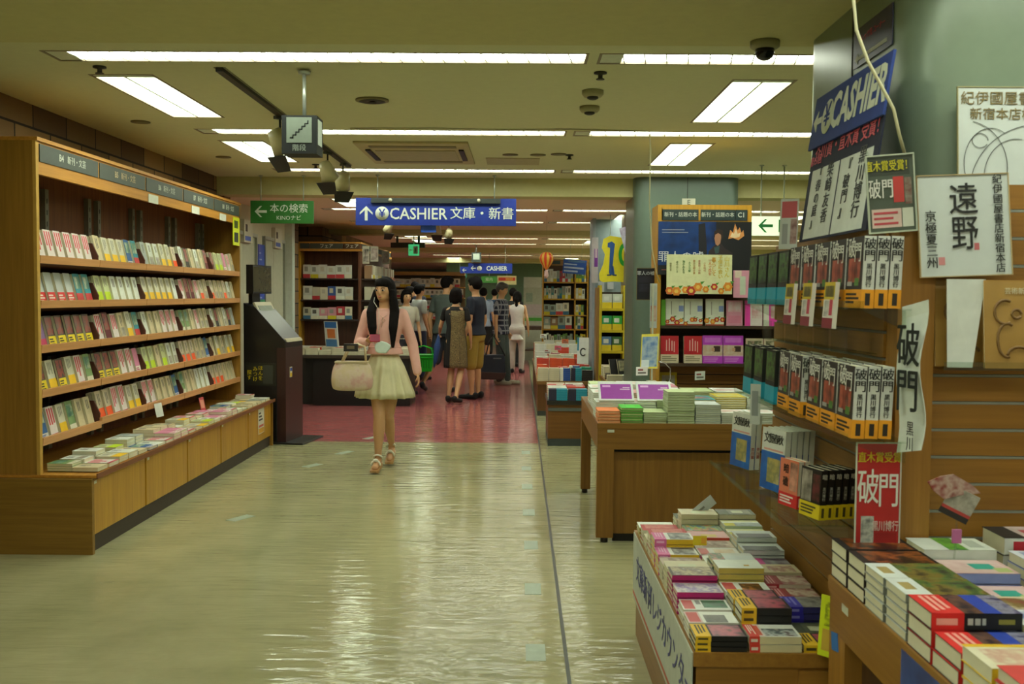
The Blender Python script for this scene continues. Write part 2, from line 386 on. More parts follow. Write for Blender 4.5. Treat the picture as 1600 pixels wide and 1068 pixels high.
def upright(key, d, w, h, t, origin, face, lean, label, group, **k):
    """standing book; face = heading (deg) the cover looks to: 0 = +X, -90 = toward the camera; origin = bottom corner on the viewer's left of the cover"""
    n = Vector((math.cos(R(face)), math.sin(R(face)), 0)); x = Vector((-n.y, n.x, 0))      # viewer's right
    z = Vector((0, 0, 1)) * math.cos(R(lean)) - n * math.sin(R(lean))
    return put_book(key, d, w, h, t, basis(origin, x, z), label, group, **k)
def flat(key, d, w, h, t, cx, cy, z, up_dir, label, group, **k):
    """lying book, cover up; cx, cy centre; up_dir = heading (deg) in which the top of the cover points; z = underside"""
    u = Vector((math.cos(R(up_dir)), math.sin(R(up_dir)), 0)); x = Vector((u.y, -u.x, 0))
    o = Vector((cx, cy, z + t)) - u * h / 2 - x * w / 2
    return put_book(key, d, w, h, t, basis(o, x, u), label, group, **k)
# ---------------------------------------------------------------- wall bookcase
WA = WOOD('#ac7c1e', '#c6962e', 'Z', .4); WAX = WOOD('#b27a28', '#cc923a', 'Y', .4); WD = WOOD('#4c2a16', '#66391c', 'Z', .6); WLP = WOOD('#c08a52', '#d49c62', 'Y', .45)
Y0, Y1, BW = 5.49, 9.49, .8
SIDE = WOOD('#8a641c', '#a5792a', 'Z', .5)
bc = E('bookcase', (WL, Y0, 0)); tag(bc, 'long wooden wall bookcase with five rows of face-out books under dark header signs', 'bookcase')
TOPZ = 2.285
MB().box(.01, 0, .44, .39, .03, TOPZ, SIDE).box(.372, -.001, .44, .391, .031, TOPZ, C('#c49a42')).build('side_panel', bc)  # yellow strip paints the lit look of the panel's front edge
MB().box(.01, 3.97, .44, .39, 4.0, TOPZ, SIDE).build('side_panel', bc)
MB().box(.01, .03, .44, .03, 3.97, TOPZ, WOOD('#6e3c1c', '#8a5426', 'Z', .6)).build('back_panel', bc)
MB().box(.01, 0, TOPZ, .40, 4.0, TOPZ + .02, WAX).build('top_panel', bc)
MB().box(.36, .03, 2.105, .388, 3.97, TOPZ, WAX).build('header_board', bc)
SG = C('#4a514a', .45)
for i in range(5):
    y = .03 + i * .788
    p = MB().box(.388, y + .012, 2.175, .394, y + .775, 2.272, SG).build('header_sign', bc)
    for s, yy, sz in (('B%d' % (4 + i), y + .27, .055), ('新刊・文芸', y + .47, .05)):
        text(s, sz, '#c9cfc0' if i != 1 else '#bfae8a', p, (.3955, yy, 2.224), rz=R(90), bold=.02)
for y, z in ((1.66, 2.13), (2.6, 2.13), (3.35, 2.13)):
    MB().box(.39, y, z - .03, .393, y + .19, z + .03, C('#d6d8c6')).build('shelf_label', bc)
MB().box(.385, 3.77, 1.90, .392, 3.97, 2.16, C('#d8e01e')).box(.392, 3.80, 1.93, .3925, 3.93, 2.02, C('#20281c')).box(.392, 3.80, 2.06, .3925, 3.92, 2.13, C('#4a5a20')).build('notice_card', bc)
MET = C('#86836e', .5)
for i in range(6):
    for dy in ((-.16, 0) if i else (.0,)):
        y = min(max(.03 + i * .788 + dy, .04), 3.93)
        u = MB().box(.03, y - .024, .46, .062, y + .024, 2.10, MET)
        for k in range(22): u.box(.062, y - .005, .50 + k * .072, .0625, y + .005, .53 + k * .072, '#1c1a15')
        u.build('slotted_upright', bc)
SHELFZ = (1.655, 1.405, 1.155, .905, .655)
for zi, z in enumerate(SHELFZ):
    for i in range(5):
        ya, yb = .036 + i * .788, .036 + (i + 1) * .788 - .008
        dz = -.0 if i else (0, 0, 0, 0, -.02)[zi]
        s = MB()
        s.prism([(.10, z - .0835 + dz), (.375, z - .02 + dz), (.375, z - .038 + dz), (.10, z - .10 + dz)], ya, yb, WD, 'Y')
        s.build('shelf', bc)
        MB().prism([(.375, z - .04 + dz), (.39, z - .04 + dz), (.394, z + .004 + dz), (.375, z + .004 + dz)], ya, yb, WLP, 'Y').build('front_lip', bc)
        MB().prism([(.375, z - .03 + dz), (.378, z + .03 + dz), (.34, z + .11 + dz), (.06, z + .12 + dz), (.06, z - .10 + dz)], ya, ya + .012, C('#5a3220', .6), 'Y').build('bracket', bc)
# books standing on it
def shelf_design(c, seed):
    r = random.Random(seed)
    base = {'w': '#dadfce', 'c': '#cdbf94', 's': '#a9b2a8', 'r': '#dcd2c8', 'R': '#b4bab2', 'y': '#d2cfb4', 'l': '#c4cc92', 'd': '#5a5346', 'o': '#cfc2a2', 't': '#2f8f98',
            'p': '#cf7f9a', 'g': '#7d9a5e', 'b': '#2f5f96', 'm': '#5f1620', 'k': '#2a2a28', 'v': '#8a6a9a'}[c]
    band = {'R': (.38, '#d8281e', '#e8d8c8'), 'y': (.40, '#ecc010', None), 'l': (.42, '#bcd810', None), 'd': (.36, '#e8d018', '#3a3020'), 'o': (.40, '#f05a14', None), 'r': (.12, '#c03040', None),
            'g': (.25, '#d8d4b8', None), 'b': (.2, '#d8d4c8', '#3050a0'), 'w': None, 'p': (.3, '#e8e0d0', '#b03060'), 't': (.35, '#c8403a', None), 'v': (.3, '#c2385a', None)}.get(c)
    rects = []
    if c == 'r': rects = bars(seed, .05, .3, .95, .95, '#cc2438', 3)
    elif c in 'dkm': rects = [(.08, .4, .92, .95, ART('#6a5a48', '#a84030', '#2c2a26', k=22, seed=seed % 9))]
    elif c in 'cwso': rects = bars(seed, .3, .5, .75, .9, '#6a665a', 2) + ([(.1, .15, .9, .45, ART('#b0a890', '#7a7462', k=20, seed=seed % 7))] if seed % 3 == 0 else [])
    elif c in 'gtb': rects = [(.1, .5, .9, .9, ART('#c4c8a8', '#5a8a6a', '#3a6a58', k=15, seed=seed % 5))]
    elif c in 'yl': rects = bars(seed, .2, .5, .8, .92, '#8a8872', 3)
    return D(base, base if c not in 'y' else '#d8c890', rects, band)
CN = {'w': 'white', 'c': 'cream', 's': 'grey', 'r': 'white red-printed', 'R': 'grey red-banded', 'y': 'white yellow-banded', 'l': 'lime-banded', 'd': 'dark yellow-banded', 'o': 'orange-banded',
      't': 'teal', 'p': 'pink', 'g': 'green', 'b': 'blue', 'm': 'maroon', 'k': 'black', 'v': 'violet'}
ROWS = [("rrrrrr", "cyyybt", "swwyyo", "wkcwcm", "mllprc"), ("RRRRtt", "llwwww", "yyyyyw", "rmmroc", "occowc"), ("vddddd", "rmrcyt", "wccrrr", "ggcrcc", "wkcwks"),
        ("dydyrg", "dddrrp", "llclww", "oooccb", "cycyy"), ("brygcc", "oorryy", "rrcccb", "gccwww", "oooccc")]
ROWN = ['top', 'second', 'middle', 'fourth', 'bottom']; BAYN = ['first', 'second', 'third', 'fourth', 'last']; COPY = ['front', 'middle', 'rear']
for zi, z in enumerate(SHELFZ):
    for i in range(5):
        s = ROWS[zi][i]; n = len(s); y = Y0 + .036 + i * .788 + .03
        for j, c in enumerate(s):
            seed = zi * 100 + i * 10 + j; r = random.Random(seed)
            first = j == 0 or s[j - 1] != c
            h = r.choice((.188, .188, .194, .182)) if first else h
            sd = seed if first else sd
            d = shelf_design(c, sd)
            ncopy = r.choice((2, 3, 3)) if c not in 'sk' else 2; t = r.choice((.013, .016, .018))
            # copies stand one behind another, the rear ones a little lower on the ledge
            for q in range(ncopy):
                e = .006 + q * (t + .003)
                ox = WL + .375 - e * .9744
                oz = z - .0185 - e * .225 + (-.02 if (zi == 4 and i == 0) else 0)
                lab = f'{CN[c]} book, {COPY[q if ncopy > 2 or q == 0 else 2]} of {nth[j]} pile, {ROWN[zi]} row, {BAYN[i]} bay, wall bookcase'
                upright(('s', c, sd), d, .114, h, t, (ox, y + .004 + j * (.742 / n), oz), 6, 13, lab, 'books on the wall bookcase', name='hardcover_book' if i < 3 else 'novel', single=True)
            # next
# ---------------------------------------------------------------- base cabinets below it
top = MB().box(0, -.005, .425, .705, 4.03, .4395, WAX).box(.705, -.005, .421, .712, 4.03, .449, C('#7d4a26')).build('worktop')
top.location = (WL, Y0, 0); tag(top, 'long wooden ledge with flat book piles along the foot of the wall bookcase', 'ledge')
for i in range(5):
    y = i * .8; g = E('base_cabinet', (WL, Y0 + y, 0))
    tag(g, f'low wooden cupboard under the book ledge, {BAYN[i]} from the bookcase end panel' if i < 4 else 'low wooden cupboard under the book ledge with a poster on its door', 'cabinet', 'cupboards under the book ledge')
    MB().box(0, .0, .0, .655, .8, .424, SIDE).build('body', g)
    MB().box(.655, .012 if i else .02, .10, .676, .79, .415, WA).build('door', g, bevel=.002)
    MB().box(.655, .0, .0, .662, .8, .095, C('#3d3226', .6)).build('plinth', g)
    MB().box(.676, .03, .385, .6765, .065, .402, C('#d8dac0')).build('label_tag', g)
    if i == 0: MB().box(0, -.03, 0, .69, 0, .422, WOOD('#7d5c1a', '#957026', 'X', .5)).build('end_panel', g)
    if i == 4:
        MB().box(0, .8, 0, .69, .825, .422, SIDE).build('end_panel', g)
        p = MB().box(.677, .33, .17, .679, .53, .40, C('#d9d6c4')).box(.679, .34, .175, .6795, .52, .22, C('#d8a02c')).box(.679, .35, .23, .6795, .51, .25, C('#c8604a')).build('poster', g)
        text('LIBRAIRIE', .001, INK, p, (0, 0, -5)) if False else None
        for k in range(3): MB().box(.679, .35, .29 + k * .03, .6795, .48 - .03 * k, .305 + k * .03, '#2c2c28').build('lettering', p)
# flat books on the ledge
LED = ["gwwclw", "wscccr", "cwyrcw", "pprwbp", "wlycrw", ]
k = 0
for i in range(5):
    for j in range(5):
        for row in (0, 1):
            c = LED[i][j] if row == 0 else LED[(i + 2) % 5][4 - j]
            if i == 3 and j < 3: c = 'p' if (j + row) % 3 else 'r'
            r = random.Random(900 + k); k += 1
            n = r.choice((1, 2, 3)) if row == 0 else r.choice((1, 1, 2)); t = r.choice((.014, .018, .022)); h = .188; w_ = .128
            d = shelf_design(c, 300 + k)
            cx = WL + .395 + .066 + row * .145; cy = Y0 + .08 + .07 + i * .78 + j * .152
            for q in range(n):
                wh = ['lone book', 'of two', 'of three'][n - 1]
                pos = '' if n == 1 else ['bottom ', 'top ' if n == 2 else 'middle ', 'top '][q]
                flat(('l', c, 300 + k), d, w_ if row == 0 else .135, .146, t, cx + r.uniform(-.004, .004), cy, .446 + q * t, 180,
                     f'{pos}{CN[c]} book {wh}, {"inner" if row == 0 else "outer"} pile, {nth[j]} of the {BAYN[i]} bay on long ledge', 'books lying on the long ledge', name='paperback_book', single=True)
# cards stuck between the books
o = MB().at((WL + .42, Y0 + 1.75, .60), rz=R(80), rx=R(-12)).box(-.05, 0, -.05, .05, .0015, .05, '#d6d8cc').build('price_card'); tag(o, 'white curled card hanging below the fifth shelf of the wall bookcase', 'card')
o = MB().at((WL + .42, Y0 + 2.75, .52), rz=R(80), rx=R(-12)).box(-.04, 0, -.07, .04, .0015, .07, '#b03a3c').box(-.03, -.001, -.02, .03, 0, .05, C('#d08a70')).build('promo_card'); tag(o, 'small red promotional card standing among the pink books on the ledge', 'card')
# ---------------------------------------------------------------- slat wall displays by the front column
SW = WOOD('#8a6022', '#a2742c', 'X', .45); SWY = WOOD('#865c1f', '#9c7029', 'Y', .45); SWZ = WOOD('#8f6424', '#a8792f', 'Z', .45); SLOT = C('#8c9082', .45)
def slatwall(name, label, x0, y0, x1, y1, z0, z1, n=(0, -1), pitch=.0755, mats=SW):
    """slat panel between two corners; grooves with metal inserts on the side that n points to"""
    r = E(name, (x0, y0, 0)); tag(r, label, 'slat wall')
    b = MB(); W = x1 - x0; D_ = y1 - y0; b.box(0, 0, z0, W, D_, z1, C('#332314'))
    o = MB(); z = z1
    while z > z0 + .02:
        a = max(z - pitch + .009, z0)
        if n[1]: b.box(0, -.012, a, W, 0, z, mats); o.box(0, -.0125, a - .0085, W, 0, a - .0015, SLOT)
        else: b.box(-.012, 0, a, 0, D_, z, mats); o.box(-.004, 0, a - .009, 0, D_, a - .003, SLOT)
        z -= pitch
    b.build('slat_panel', r); o.build('metal_insert', r); return r
PA = 1.03
ra = slatwall('slat_wall', 'wooden slat wall with clear shelves of face-out books along the side of the grey-green column', PA, 2.80, 1.14, 4.0, 0, 1.66, n=(-1, 0), mats=SWY)
post = MB().box(0, 0, 0, .10, .08, 1.78, SWZ).build('post', ra); post.location = (-.004, -.08, 0)
rb = slatwall('slat_wall', 'wooden slat wall with calligraphy boards facing the aisle, in front of the grey-green column', 1.132, 2.77, 2.6, 2.85, 0, 1.77)
CL = CLEAR()
def shelf_clear(y0, y1, z, x0, lip=.03):
    MB().box(x0 - PA, y0 - 2.80, z - .004, -.012, y1 - 2.80, z, CL).box(x0 - PA - .003, y0 - 2.8, z - .004, x0 - PA, y1 - 2.8, z + lip, CL).build('clear_shelf', ra)
    for y in (y0 + .02, (y0 + y1) / 2, y1 - .02): MB().prism([(x0 - PA, z - .004), (-.012, z - .06), (-.012, z - .004)], y - 2.8, y - 2.797, CL, 'Y').build('clear_bracket', ra)
shelf_clear(2.60, 3.98, 1.430, .893, .02); shelf_clear(2.60, 3.98, 1.083, .86, .02); shelf_clear(2.88, 3.98, .797, .765, .012)
# empty clear pockets between the rows
for k in range(6):
    y = 2.85 + k * .17
    MB().box(-.10, y - 2.8, 1.30, -.097, y - 2.8 + .14, 1.37, CL).box(-.10, y - 2.8, 1.297, -.012, y - 2.8 + .14, 1.30, CL).build('clear_pocket', ra)
MEAT = ART('#2e1c16', '#7a2f22', '#b0543a', '#3a2a22', k=11, stretch=(1.4, 1.4, .7)); GRAPE = ART('#0c120c', '#1f4a1c', '#4d7f34', '#10180e', k=19)
haM = D('#2b2622', '#d8dbd0', [(.14, .36, .86, .70, MEAT), (.55, .31, .80, .42, '#4d7a30'), (.1, .31, .4, .37, '#9a9a90')], (.26, '#e69a14', '#2a2012'),
        [('破', .32, .83, .30, '#d2d2c4', False), ('門', .70, .76, .30, '#d2d2c4', False)])
haM['spine_text'] = [('破門', .80, .17, '#14140f'), ('黒川博行', .45, .085, '#2a2a24')]
gr = D('#10130e', '#12180f', [(.05, .42, .95, .96, GRAPE)], (.33, '#1f9fb8', None), [])
PL = ['front copy', 'middle copy', 'rear copy']
def pile(key, d, w, h, t, n, Xf, Y, z, what, where, group, face=180, lean=4, **k):
    for q in range(n):
        a = R(face)
        x = Xf - math.cos(a) * (q * (t + .003)); y = Y - math.sin(a) * (q * (t + .003))
        upright(key, d, w, h, t, (x, y, z + .001), face, lean if lean else 0, (PL[q] if n == 3 else PL[0] if q == 0 else PL[2] if q == n - 1 else nth[q] + ' copy') + f' of {what}, {where}', group, **k)
gA = 'books on the clear shelves of the slat wall'
TG = 'green blue-banded novel'; TH = 'orange-banded novel'
for k, y in enumerate((3.98, 3.83, 3.68, 3.53)): pile('gr', gr, .128, .188, .026, 3, .905, y, 1.43, TG, f'{nth[k]} pile, top clear shelf', gA, lean=2, name='hardcover_novel')
for k, y in enumerate((3.385, 3.235, 3.085, 2.94, 2.795)): pile('ha', haM, .133, .192, .033, 3 if k < 5 else 3, .905, y, 1.43, TH, f'{nth[k]} pile, top clear shelf', gA, lean=2, name='hardcover_novel')
for k, y in enumerate((3.95, 3.78, 3.60)): pile('gr', gr, .128, .188, .026, 3, .885, y, 1.083, TG, f'{nth[k]} pile, middle clear shelf', gA, lean=2, name='hardcover_novel')
for k, (y, dx) in enumerate(((3.42, 0), (3.235, -.012), (3.075, 0), (2.93, 0), (2.785, 0))): pile('ha', haM, .133, .192, .033, 3, .885 + dx, y, 1.083, TH, f'{nth[k]} pile, middle clear shelf', gA, lean=2, name='hardcover_novel')
sm = D('#dcd8c8', '#dcd8c8', [(0, .62, 1, 1, '#c8b01c'), (.1, .68, .9, .92, ART('#7a7018', '#2c2a10', k=40)), (.1, .25, .55, .6, ART('#d8d4c8', '#8a8a80', k=30)), (.6, .28, .9, .62, '#b8384a'), (0, 0, 1, .22, '#7f1c2a')])
for k, y in enumerate((3.30, 3.10, 2.88)):
    upright('sm', sm, .095, .13, .012, (.868, y, 1.372), 180, 4, f'small yellow, white and red booklet hung before the top clear shelf, {nth[k]} of three', 'small booklets hung before the top clear shelf', name='booklet')
    MB().box(.853 - PA, y - .095 - 2.8, 1.368, .887 - PA, y - 2.8, 1.3712, CL).build('clear_ledge', ra)
bun = D('#d2d6c8', '#dce2d2', [(0, 0, 1, .62, ART('#1450a0', '#1a62b4', '#2a78c0', k=8)), (.28, .12, .82, .52, ART('#b8a860', '#8a8a58', '#c0b47a', k=16)), (.1, .64, .92, .67, '#d09a8c')], None,
        [('文', .22, .83, .19, '#20241e', False), ('藝', .42, .83, .17, '#20241e', False), ('春', .61, .83, .17, '#20241e', False), ('秋', .80, .83, .17, '#20241e', False)])
bun['spine_text'] = [('芥川賞', .3, .07, '#b05048')]
for k, (X, Y) in enumerate(((.835, 3.93), (.842, 3.47))):
    pile('bun', bun, .148, .210, .020, 5 if k else 2, X, Y, .797, 'white and blue monthly magazine', f'{["far", "near"][k]} pile on lowest clear shelf', gA, face=197, lean=3, name='monthly_magazine', cat='magazine')
an = D('#d87a58', '#d0c8b4', [(.55, .35, .95, .95, ART('#d89a80', '#7a5a4a', k=20))], (.28, '#cf2626', '#e8dcd0'), [('暗', .35, .78, .22, '#241a14', False), ('礁', .35, .5, .22, '#241a14', False)])
pile('an', an, .105, .148, .018, 2, .835, 3.19, .797, 'orange paperback with red band', 'beside black paperbacks, lowest clear shelf', gA, face=197, lean=3, name='paperback_novel')
bk = D('#181612', '#141310', [(.05, .32, .55, .95, ART('#b8b0a0', '#4a463e', k=14)), (.6, .35, .95, .9, ART('#181612', '#6a2a30', k=30))], (.30, '#dfc81a', '#4a4418'))
bk['spine_text'] = [('暗', .86, .12, '#c8c8b8'), ('黒川博行', .52, .07, '#b0b0a0')]
for q in range(5):
    a = R(197); x = .86 - math.cos(a) * q * .0245; y = 3.04 - math.sin(a) * q * .0245
    upright('bk', bk, .105, .148, .0225, (x, y, .798), 197, 3, f'black paperback with yellow band, {nth[q]} of five side by side, lowest clear shelf', gA, name='paperback_novel')
def sheet(name, label, cat, corners, m, th=.003, rects=(), group=None, frame=None):
    """thin board given by its lower-left, lower-right and upper-left corners as seen from its face; rects in 0..1 units"""
    a, b_, c = (Vector(v) for v in corners); M4 = basis(a, b_ - a, c - a); W = (b_ - a).length; H_ = (c - a).dot(Vector((M4[0][2], M4[1][2], M4[2][2])))
    r = E(name, mat=M4); tag(r, label, cat, group)
    MB().box(0, 0, 0, W, th, H_, m).build('board', r)
    if rects:
        p = MB()
        for k, (u0, v0, u1, v1, c_) in enumerate(rects): p.box(u0 * W, -.0004 - .0001 * k, v0 * H_, u1 * W, 0, v1 * H_, c_)
        p.build('print', r)
    if frame:
        p = MB(); t = frame[1]; p.box(-t, -t, -t, W + t, th + .001, 0, frame[0]).box(-t, -t, H_, W + t, th + .001, H_ + t, frame[0]).box(-t, -t, 0, 0, th + .001, H_, frame[0]).box(W, -t, 0, W + t, th + .001, H_, frame[0]); p.build('frame', r)
    return r, W, H_
# tall leaning board over the slat wall: cashier sign with prize announcement
NAVY = C('#161b30', .8); BLUE = C('#1b3474', .8)
r, W, H_ = sheet('prize_board', 'large navy and white board announcing two book prizes, leaning above the slat wall', 'sign board',
                 ((.948, 3.42, 1.645), (.948, 2.76, 1.645), (.993, 3.42, 1.98)), NAVY, .006,
                 [(.06, .02, .49, .70, '#c6ccbf'), (.51, .02, .94, .70, '#c6ccbf')])
text('芥川賞・直木賞 受賞！', .062, '#c84450', r, (W * .55, -.002, H_ * .86), bold=.02)
text('第151回', .035, '#c8485a', r, (W * .10, -.002, H_ * .79), bold=.02)
text('柴崎友香', .050, '#1a1e1a', r, (W * .37, -.002, H_ * .42), vert=True, bold=.03, sx=1.3); text('『春の庭』', .042, '#1a1e1a', r, (W * .20, -.002, H_ * .40), vert=True, bold=.03, sx=1.3)
text('黒川博行', .054, '#1a1e1a', r, (W * .82, -.002, H_ * .42), vert=True, bold=.03, sx=1.3); text('『破門』', .046, '#1a1e1a', r, (W * .64, -.002, H_ * .40), vert=True, bold=.03, sx=1.3)
r, W, H_ = sheet('cashier_board', 'blue board with white letters and a yen symbol, leaning on top of the prize board', 'sign board',
                 ((.978, 3.44, 1.955), (.978, 2.74, 1.955), (1.005, 3.44, 2.13)), BLUE, .008)
text('CASHIER', .155, '#b9bfa4', r, (W * .645, -.001, H_ * .50), bold=.03, sx=.80)
MB().at((W * .245, -.0015, H_ * .5), rx=R(90)).lathe([(.056, -.0005), (.056, .001)], '#b9bfa4', n=28).build('yen_disc', r)
text('¥', .105, BLUE, r, (W * .245, -.0035, H_ * .5), bold=.03)
MB().prism([(.02, .09), (.06, .125), (.06, .10), (.11, .10), (.11, .08), (.06, .08), (.06, .055)], -.002, 0, '#b9bfa4').build('arrow', r)
r, W, H_ = sheet('book_poster', 'upright grey-green poster with yellow headline standing at the end of the top clear shelf', 'poster',
                 ((.940, 2.70, 1.633), (1.058, 2.69, 1.642), (.950, 2.70, 1.835)), C('#4a5446', .4), .003,
                 [(.04, .74, .92, .95, '#3a4034'), (.55, .38, .78, .72, '#b83a34'), (.05, .05, .7, .3, '#c8b0a4'), (.72, .05, .96, .3, '#c2c6b4'), (.8, .35, .95, .7, ART('#6a3a30', '#8a8a78', k=30))], frame=(C('#aab29c'), .004))
text('直木賞受賞！', .030, '#c8c024', r, (W * .47, -.002, H_ * .86), bold=.02, sx=.68); text('破門', .055, '#d0d0c4', r, (W * .28, -.002, H_ * .55), bold=.02, sx=.6)
for k in range(3): MB().box(W * .09, -.001, H_ * (.09 + .07 * k), W * (.62 - .1 * (k % 2)), -.0005, H_ * (.12 + .07 * k), '#b04048').build('lettering', r)
MB().box(-.001, .003, -.06, .006, .006, .22, CL).build('clear_holder', r)
r, W, H_ = sheet('hakkutsu_poster'.replace('hakkutsu', 'red'), 'red poster with large white brush characters hanging under the clear shelves beside the post', 'poster',
                 ((.905, 2.66, .79), (1.02, 2.66, .79), (.905, 2.66, 1.07)), C('#b82a26', .4), .002,
                 [(.12, .03, .42, .30, ART('#7a8a88', '#c0c4b4', '#5a5a58', k=18)), (.42, .03, .95, .14, '#a32420')], frame=(C('#c8ccb8'), .003))
text('直木賞受賞', .030, '#d0b41c', r, (W * .52, -.002, H_ * .86), bold=.03, sx=.78)
text('破', .10, '#dadccd', r, (W * .27, -.002, H_ * .56), bold=.015, sx=.6); text('門', .10, '#dadccd', r, (W * .74, -.002, H_ * .53), bold=.015, sx=.6)
text('黒川博行', .030, '#d8c8b8', r, (W * .68, -.002, H_ * .20), bold=.01, sx=.6)
# wavy brush banner on the shelf end
b = MB(); n = 12
for k in range(n):
    z0 = 1.05 + .385 * k / n; z1 = 1.05 + .385 * (k + 1) / n; f = lambda z: .006 * math.sin((z - 1.05) * 22)
    b.add([(f(z0), 0, z0), (.028 + f(z0) * 1.6, -.09, z0 + .02), (.028 + f(z1) * 1.6, -.09, z1 + .02), (f(z1), 0, z1),
           (f(z0) + .002, .001, z0), (.030 + f(z0) * 1.6, -.089, z0 + .02), (.030 + f(z1) * 1.6, -.089, z1 + .02), (f(z1) + .002, .001, z1)], [(0, 1, 2, 3), (7, 6, 5, 4), (0, 3, 7, 4), (1, 5, 6, 2)], '#d6decf')
r = E('brush_banner', (1.0, 2.635, 0)); tag(r, 'narrow white paper strip with black brush characters hanging at the shelf ends', 'banner'); b.build('paper', r)
o = text('破門', .12, '#1c221c', r, (.014, -.048, 1.27), rz=R(-72), vert=True, bold=.03, sx=.75); o2 = text('黒川', .04, '#1c221c', r, (.020, -.06, 1.10), rz=R(-72), vert=True, bold=.02, sx=.7)
for q in (o, o2): q.location.x -= .012; q.location.y -= .006
# narrow dark sign high on the column
r, W, H_ = sheet('arrow_sign', 'narrow dark purple sign with a white arrow, high on the side of the grey-green column', 'sign',
                 ((1.112, 3.40, 2.22), (1.112, 3.05, 2.22), (1.112, 3.40, 2.345)), C('#241f48', .35), .003)
text('フレッツ光 コーナー', .026, '#b8485a', r, (W * .5, -.002, H_ * .66), bold=.02)
MB().prism([(.02, .025), (.05, .042), (.05, .031), (.31, .031), (.31, .019), (.05, .019), (.05, .008)], -.002, 0, '#b8bcae').build('arrow', r)
# calligraphy boards and magazines on the aisle side
SK = C('#c3cbc4', .6, var=.03)
r, W, H_ = sheet('calligraphy_board', 'white signed board with two large black brush characters, standing against the aisle slat wall', 'calligraphy board',
                 ((1.075, 2.69, 1.515), (1.317, 2.69, 1.525), (1.08, 2.71, 1.785)), SK, .004, [(.60, .25, .655, .32, '#c06a6a'), (.20, .11, .27, .19, '#cf8a88')], frame=(C('#b09a6a'), .0025))
text('遠', .09, '#15170f', r, (W * .50, -.002, H_ * .74), bold=.012, sx=.9); text('野', .10, '#15170f', r, (W * .50, -.002, H_ * .40), bold=.012, sx=.75)
text('紀伊國屋書店新宿本店', .027, '#1c1e18', r, (W * .88, -.002, H_ * .50), vert=True, bold=.005); text('京極夏三州', .032, '#1c1e18', r, (W * .13, -.002, H_ * .36), vert=True, bold=.005)
r, W, H_ = sheet('calligraphy_board', 'white signed board with thin looping signature, upper one above the aisle slat wall', 'calligraphy board',
                 ((1.215, 2.80, 1.772), (1.457, 2.80, 1.772), (1.215, 2.82, 2.045)), SK, .004, frame=(C('#a09a6a'), .0025))
text('紀伊國屋書店', .040, '#7a6a3a', r, (W * .52, -.002, H_ * .88), bold=.004); text('新宿本店様', .036, '#7a6a3a', r, (W * .50, -.002, H_ * .72), bold=.004)
b = MB()
def arc(cx, cz, rx, rz_, a0, a1, n=16): return [(cx + rx * math.cos(R(a0 + (a1 - a0) * k / n)), -.002, cz + rz_ * math.sin(R(a0 + (a1 - a0) * k / n))) for k in range(n + 1)]
for pts in (arc(.09, .06, .075, .10, 200, 60), arc(.02, .05, .115, .13, 80, -30), arc(.06, .125, .022, .02, 0, 330), arc(.22, -.02, .19, .19, 165, 90), arc(.16, .02, .09, .11, 190, 80)):
    b.tube([p for p in pts if 0 < p[0] < .24 and 0 < p[2] < .27], .0009, '#2a2e2a', n=4)
b.build('signature', r)
MB().box(-.005, -.0, 1.268, .75, -.115, 1.272, CL).box(-.005, -.115, 1.268, .75, -.118, 1.29, CL).build('clear_shelf', rb)
och = D('#a8813a', '#9c7a3a', [(.02, .02, .98, .98, ART('#9c7836', '#b08c48', k=5))], None, [])
def ochre(X, Y, z, label):
    r_ = put_book('och', och, .145, .235, .010, basis((X, Y, z), (1, .0, 0), (0, .10, 1)), label, 'magazines on the aisle slat wall shelf', name='art_magazine', cat='magazine')
    g = MB()
    for pts in (arc(.055, .15, .028, .032, 60, 300), arc(.085, .145, .012, .012, 0, 330), arc(.06, .075, .026, .045, 60, 280), arc(.09, .035, .03, .022, 180, 20)): g.tube([(p[0], -.0012, p[2]) for p in pts], .004, '#7a5c2c', n=5)
    g.build('drawing', r_); text('芸術新潮', .018, '#d8cfa8', r_, (.09, -.0018, .205), name='title'); return r_
ochre(1.128, 2.71, 1.274, 'ochre magazine mostly covered by a folded white leaflet, on the aisle slat wall')
ochre(1.235, 2.652, 1.274, 'ochre art magazine with a brown line drawing, face-out on the aisle slat wall')
lf = MB().add([(0, 0, 0), (.065, -.004, 0), (.105, .02, .235), (.0, .018, .235), (0, .002, 0), (.065, -.002, 0), (.105, .022, .235), (0, .02, .235)], [(0, 1, 2, 3), (7, 6, 5, 4), (0, 3, 7, 4), (1, 5, 6, 2), (0, 4, 5, 1), (3, 2, 6, 7)], '#cfd4c8').build('leaflet')
lf.location = (1.140, 2.664, 1.275); tag(lf, 'blank white folded leaflet standing between the two ochre magazines', 'leaflet')
cb = D('#b8402c', '#d0a02c', [(0, 0, 1, .3, '#243a6a'), (0, .5, 1, .8, '#c8a030'), (.1, .82, .9, .95, '#3a7a6a')])
upright('cb', cb, .128, .20, .02, (1.372, 2.68, 1.30), -90, 3, 'red, yellow and blue book at the end of the aisle slat wall shelf', 'magazines on the aisle slat wall shelf', name='picture_book')
MB().box(.235, -.1, 1.294, .5, -.02, 1.2985, CL).build('clear_ledge', rb)
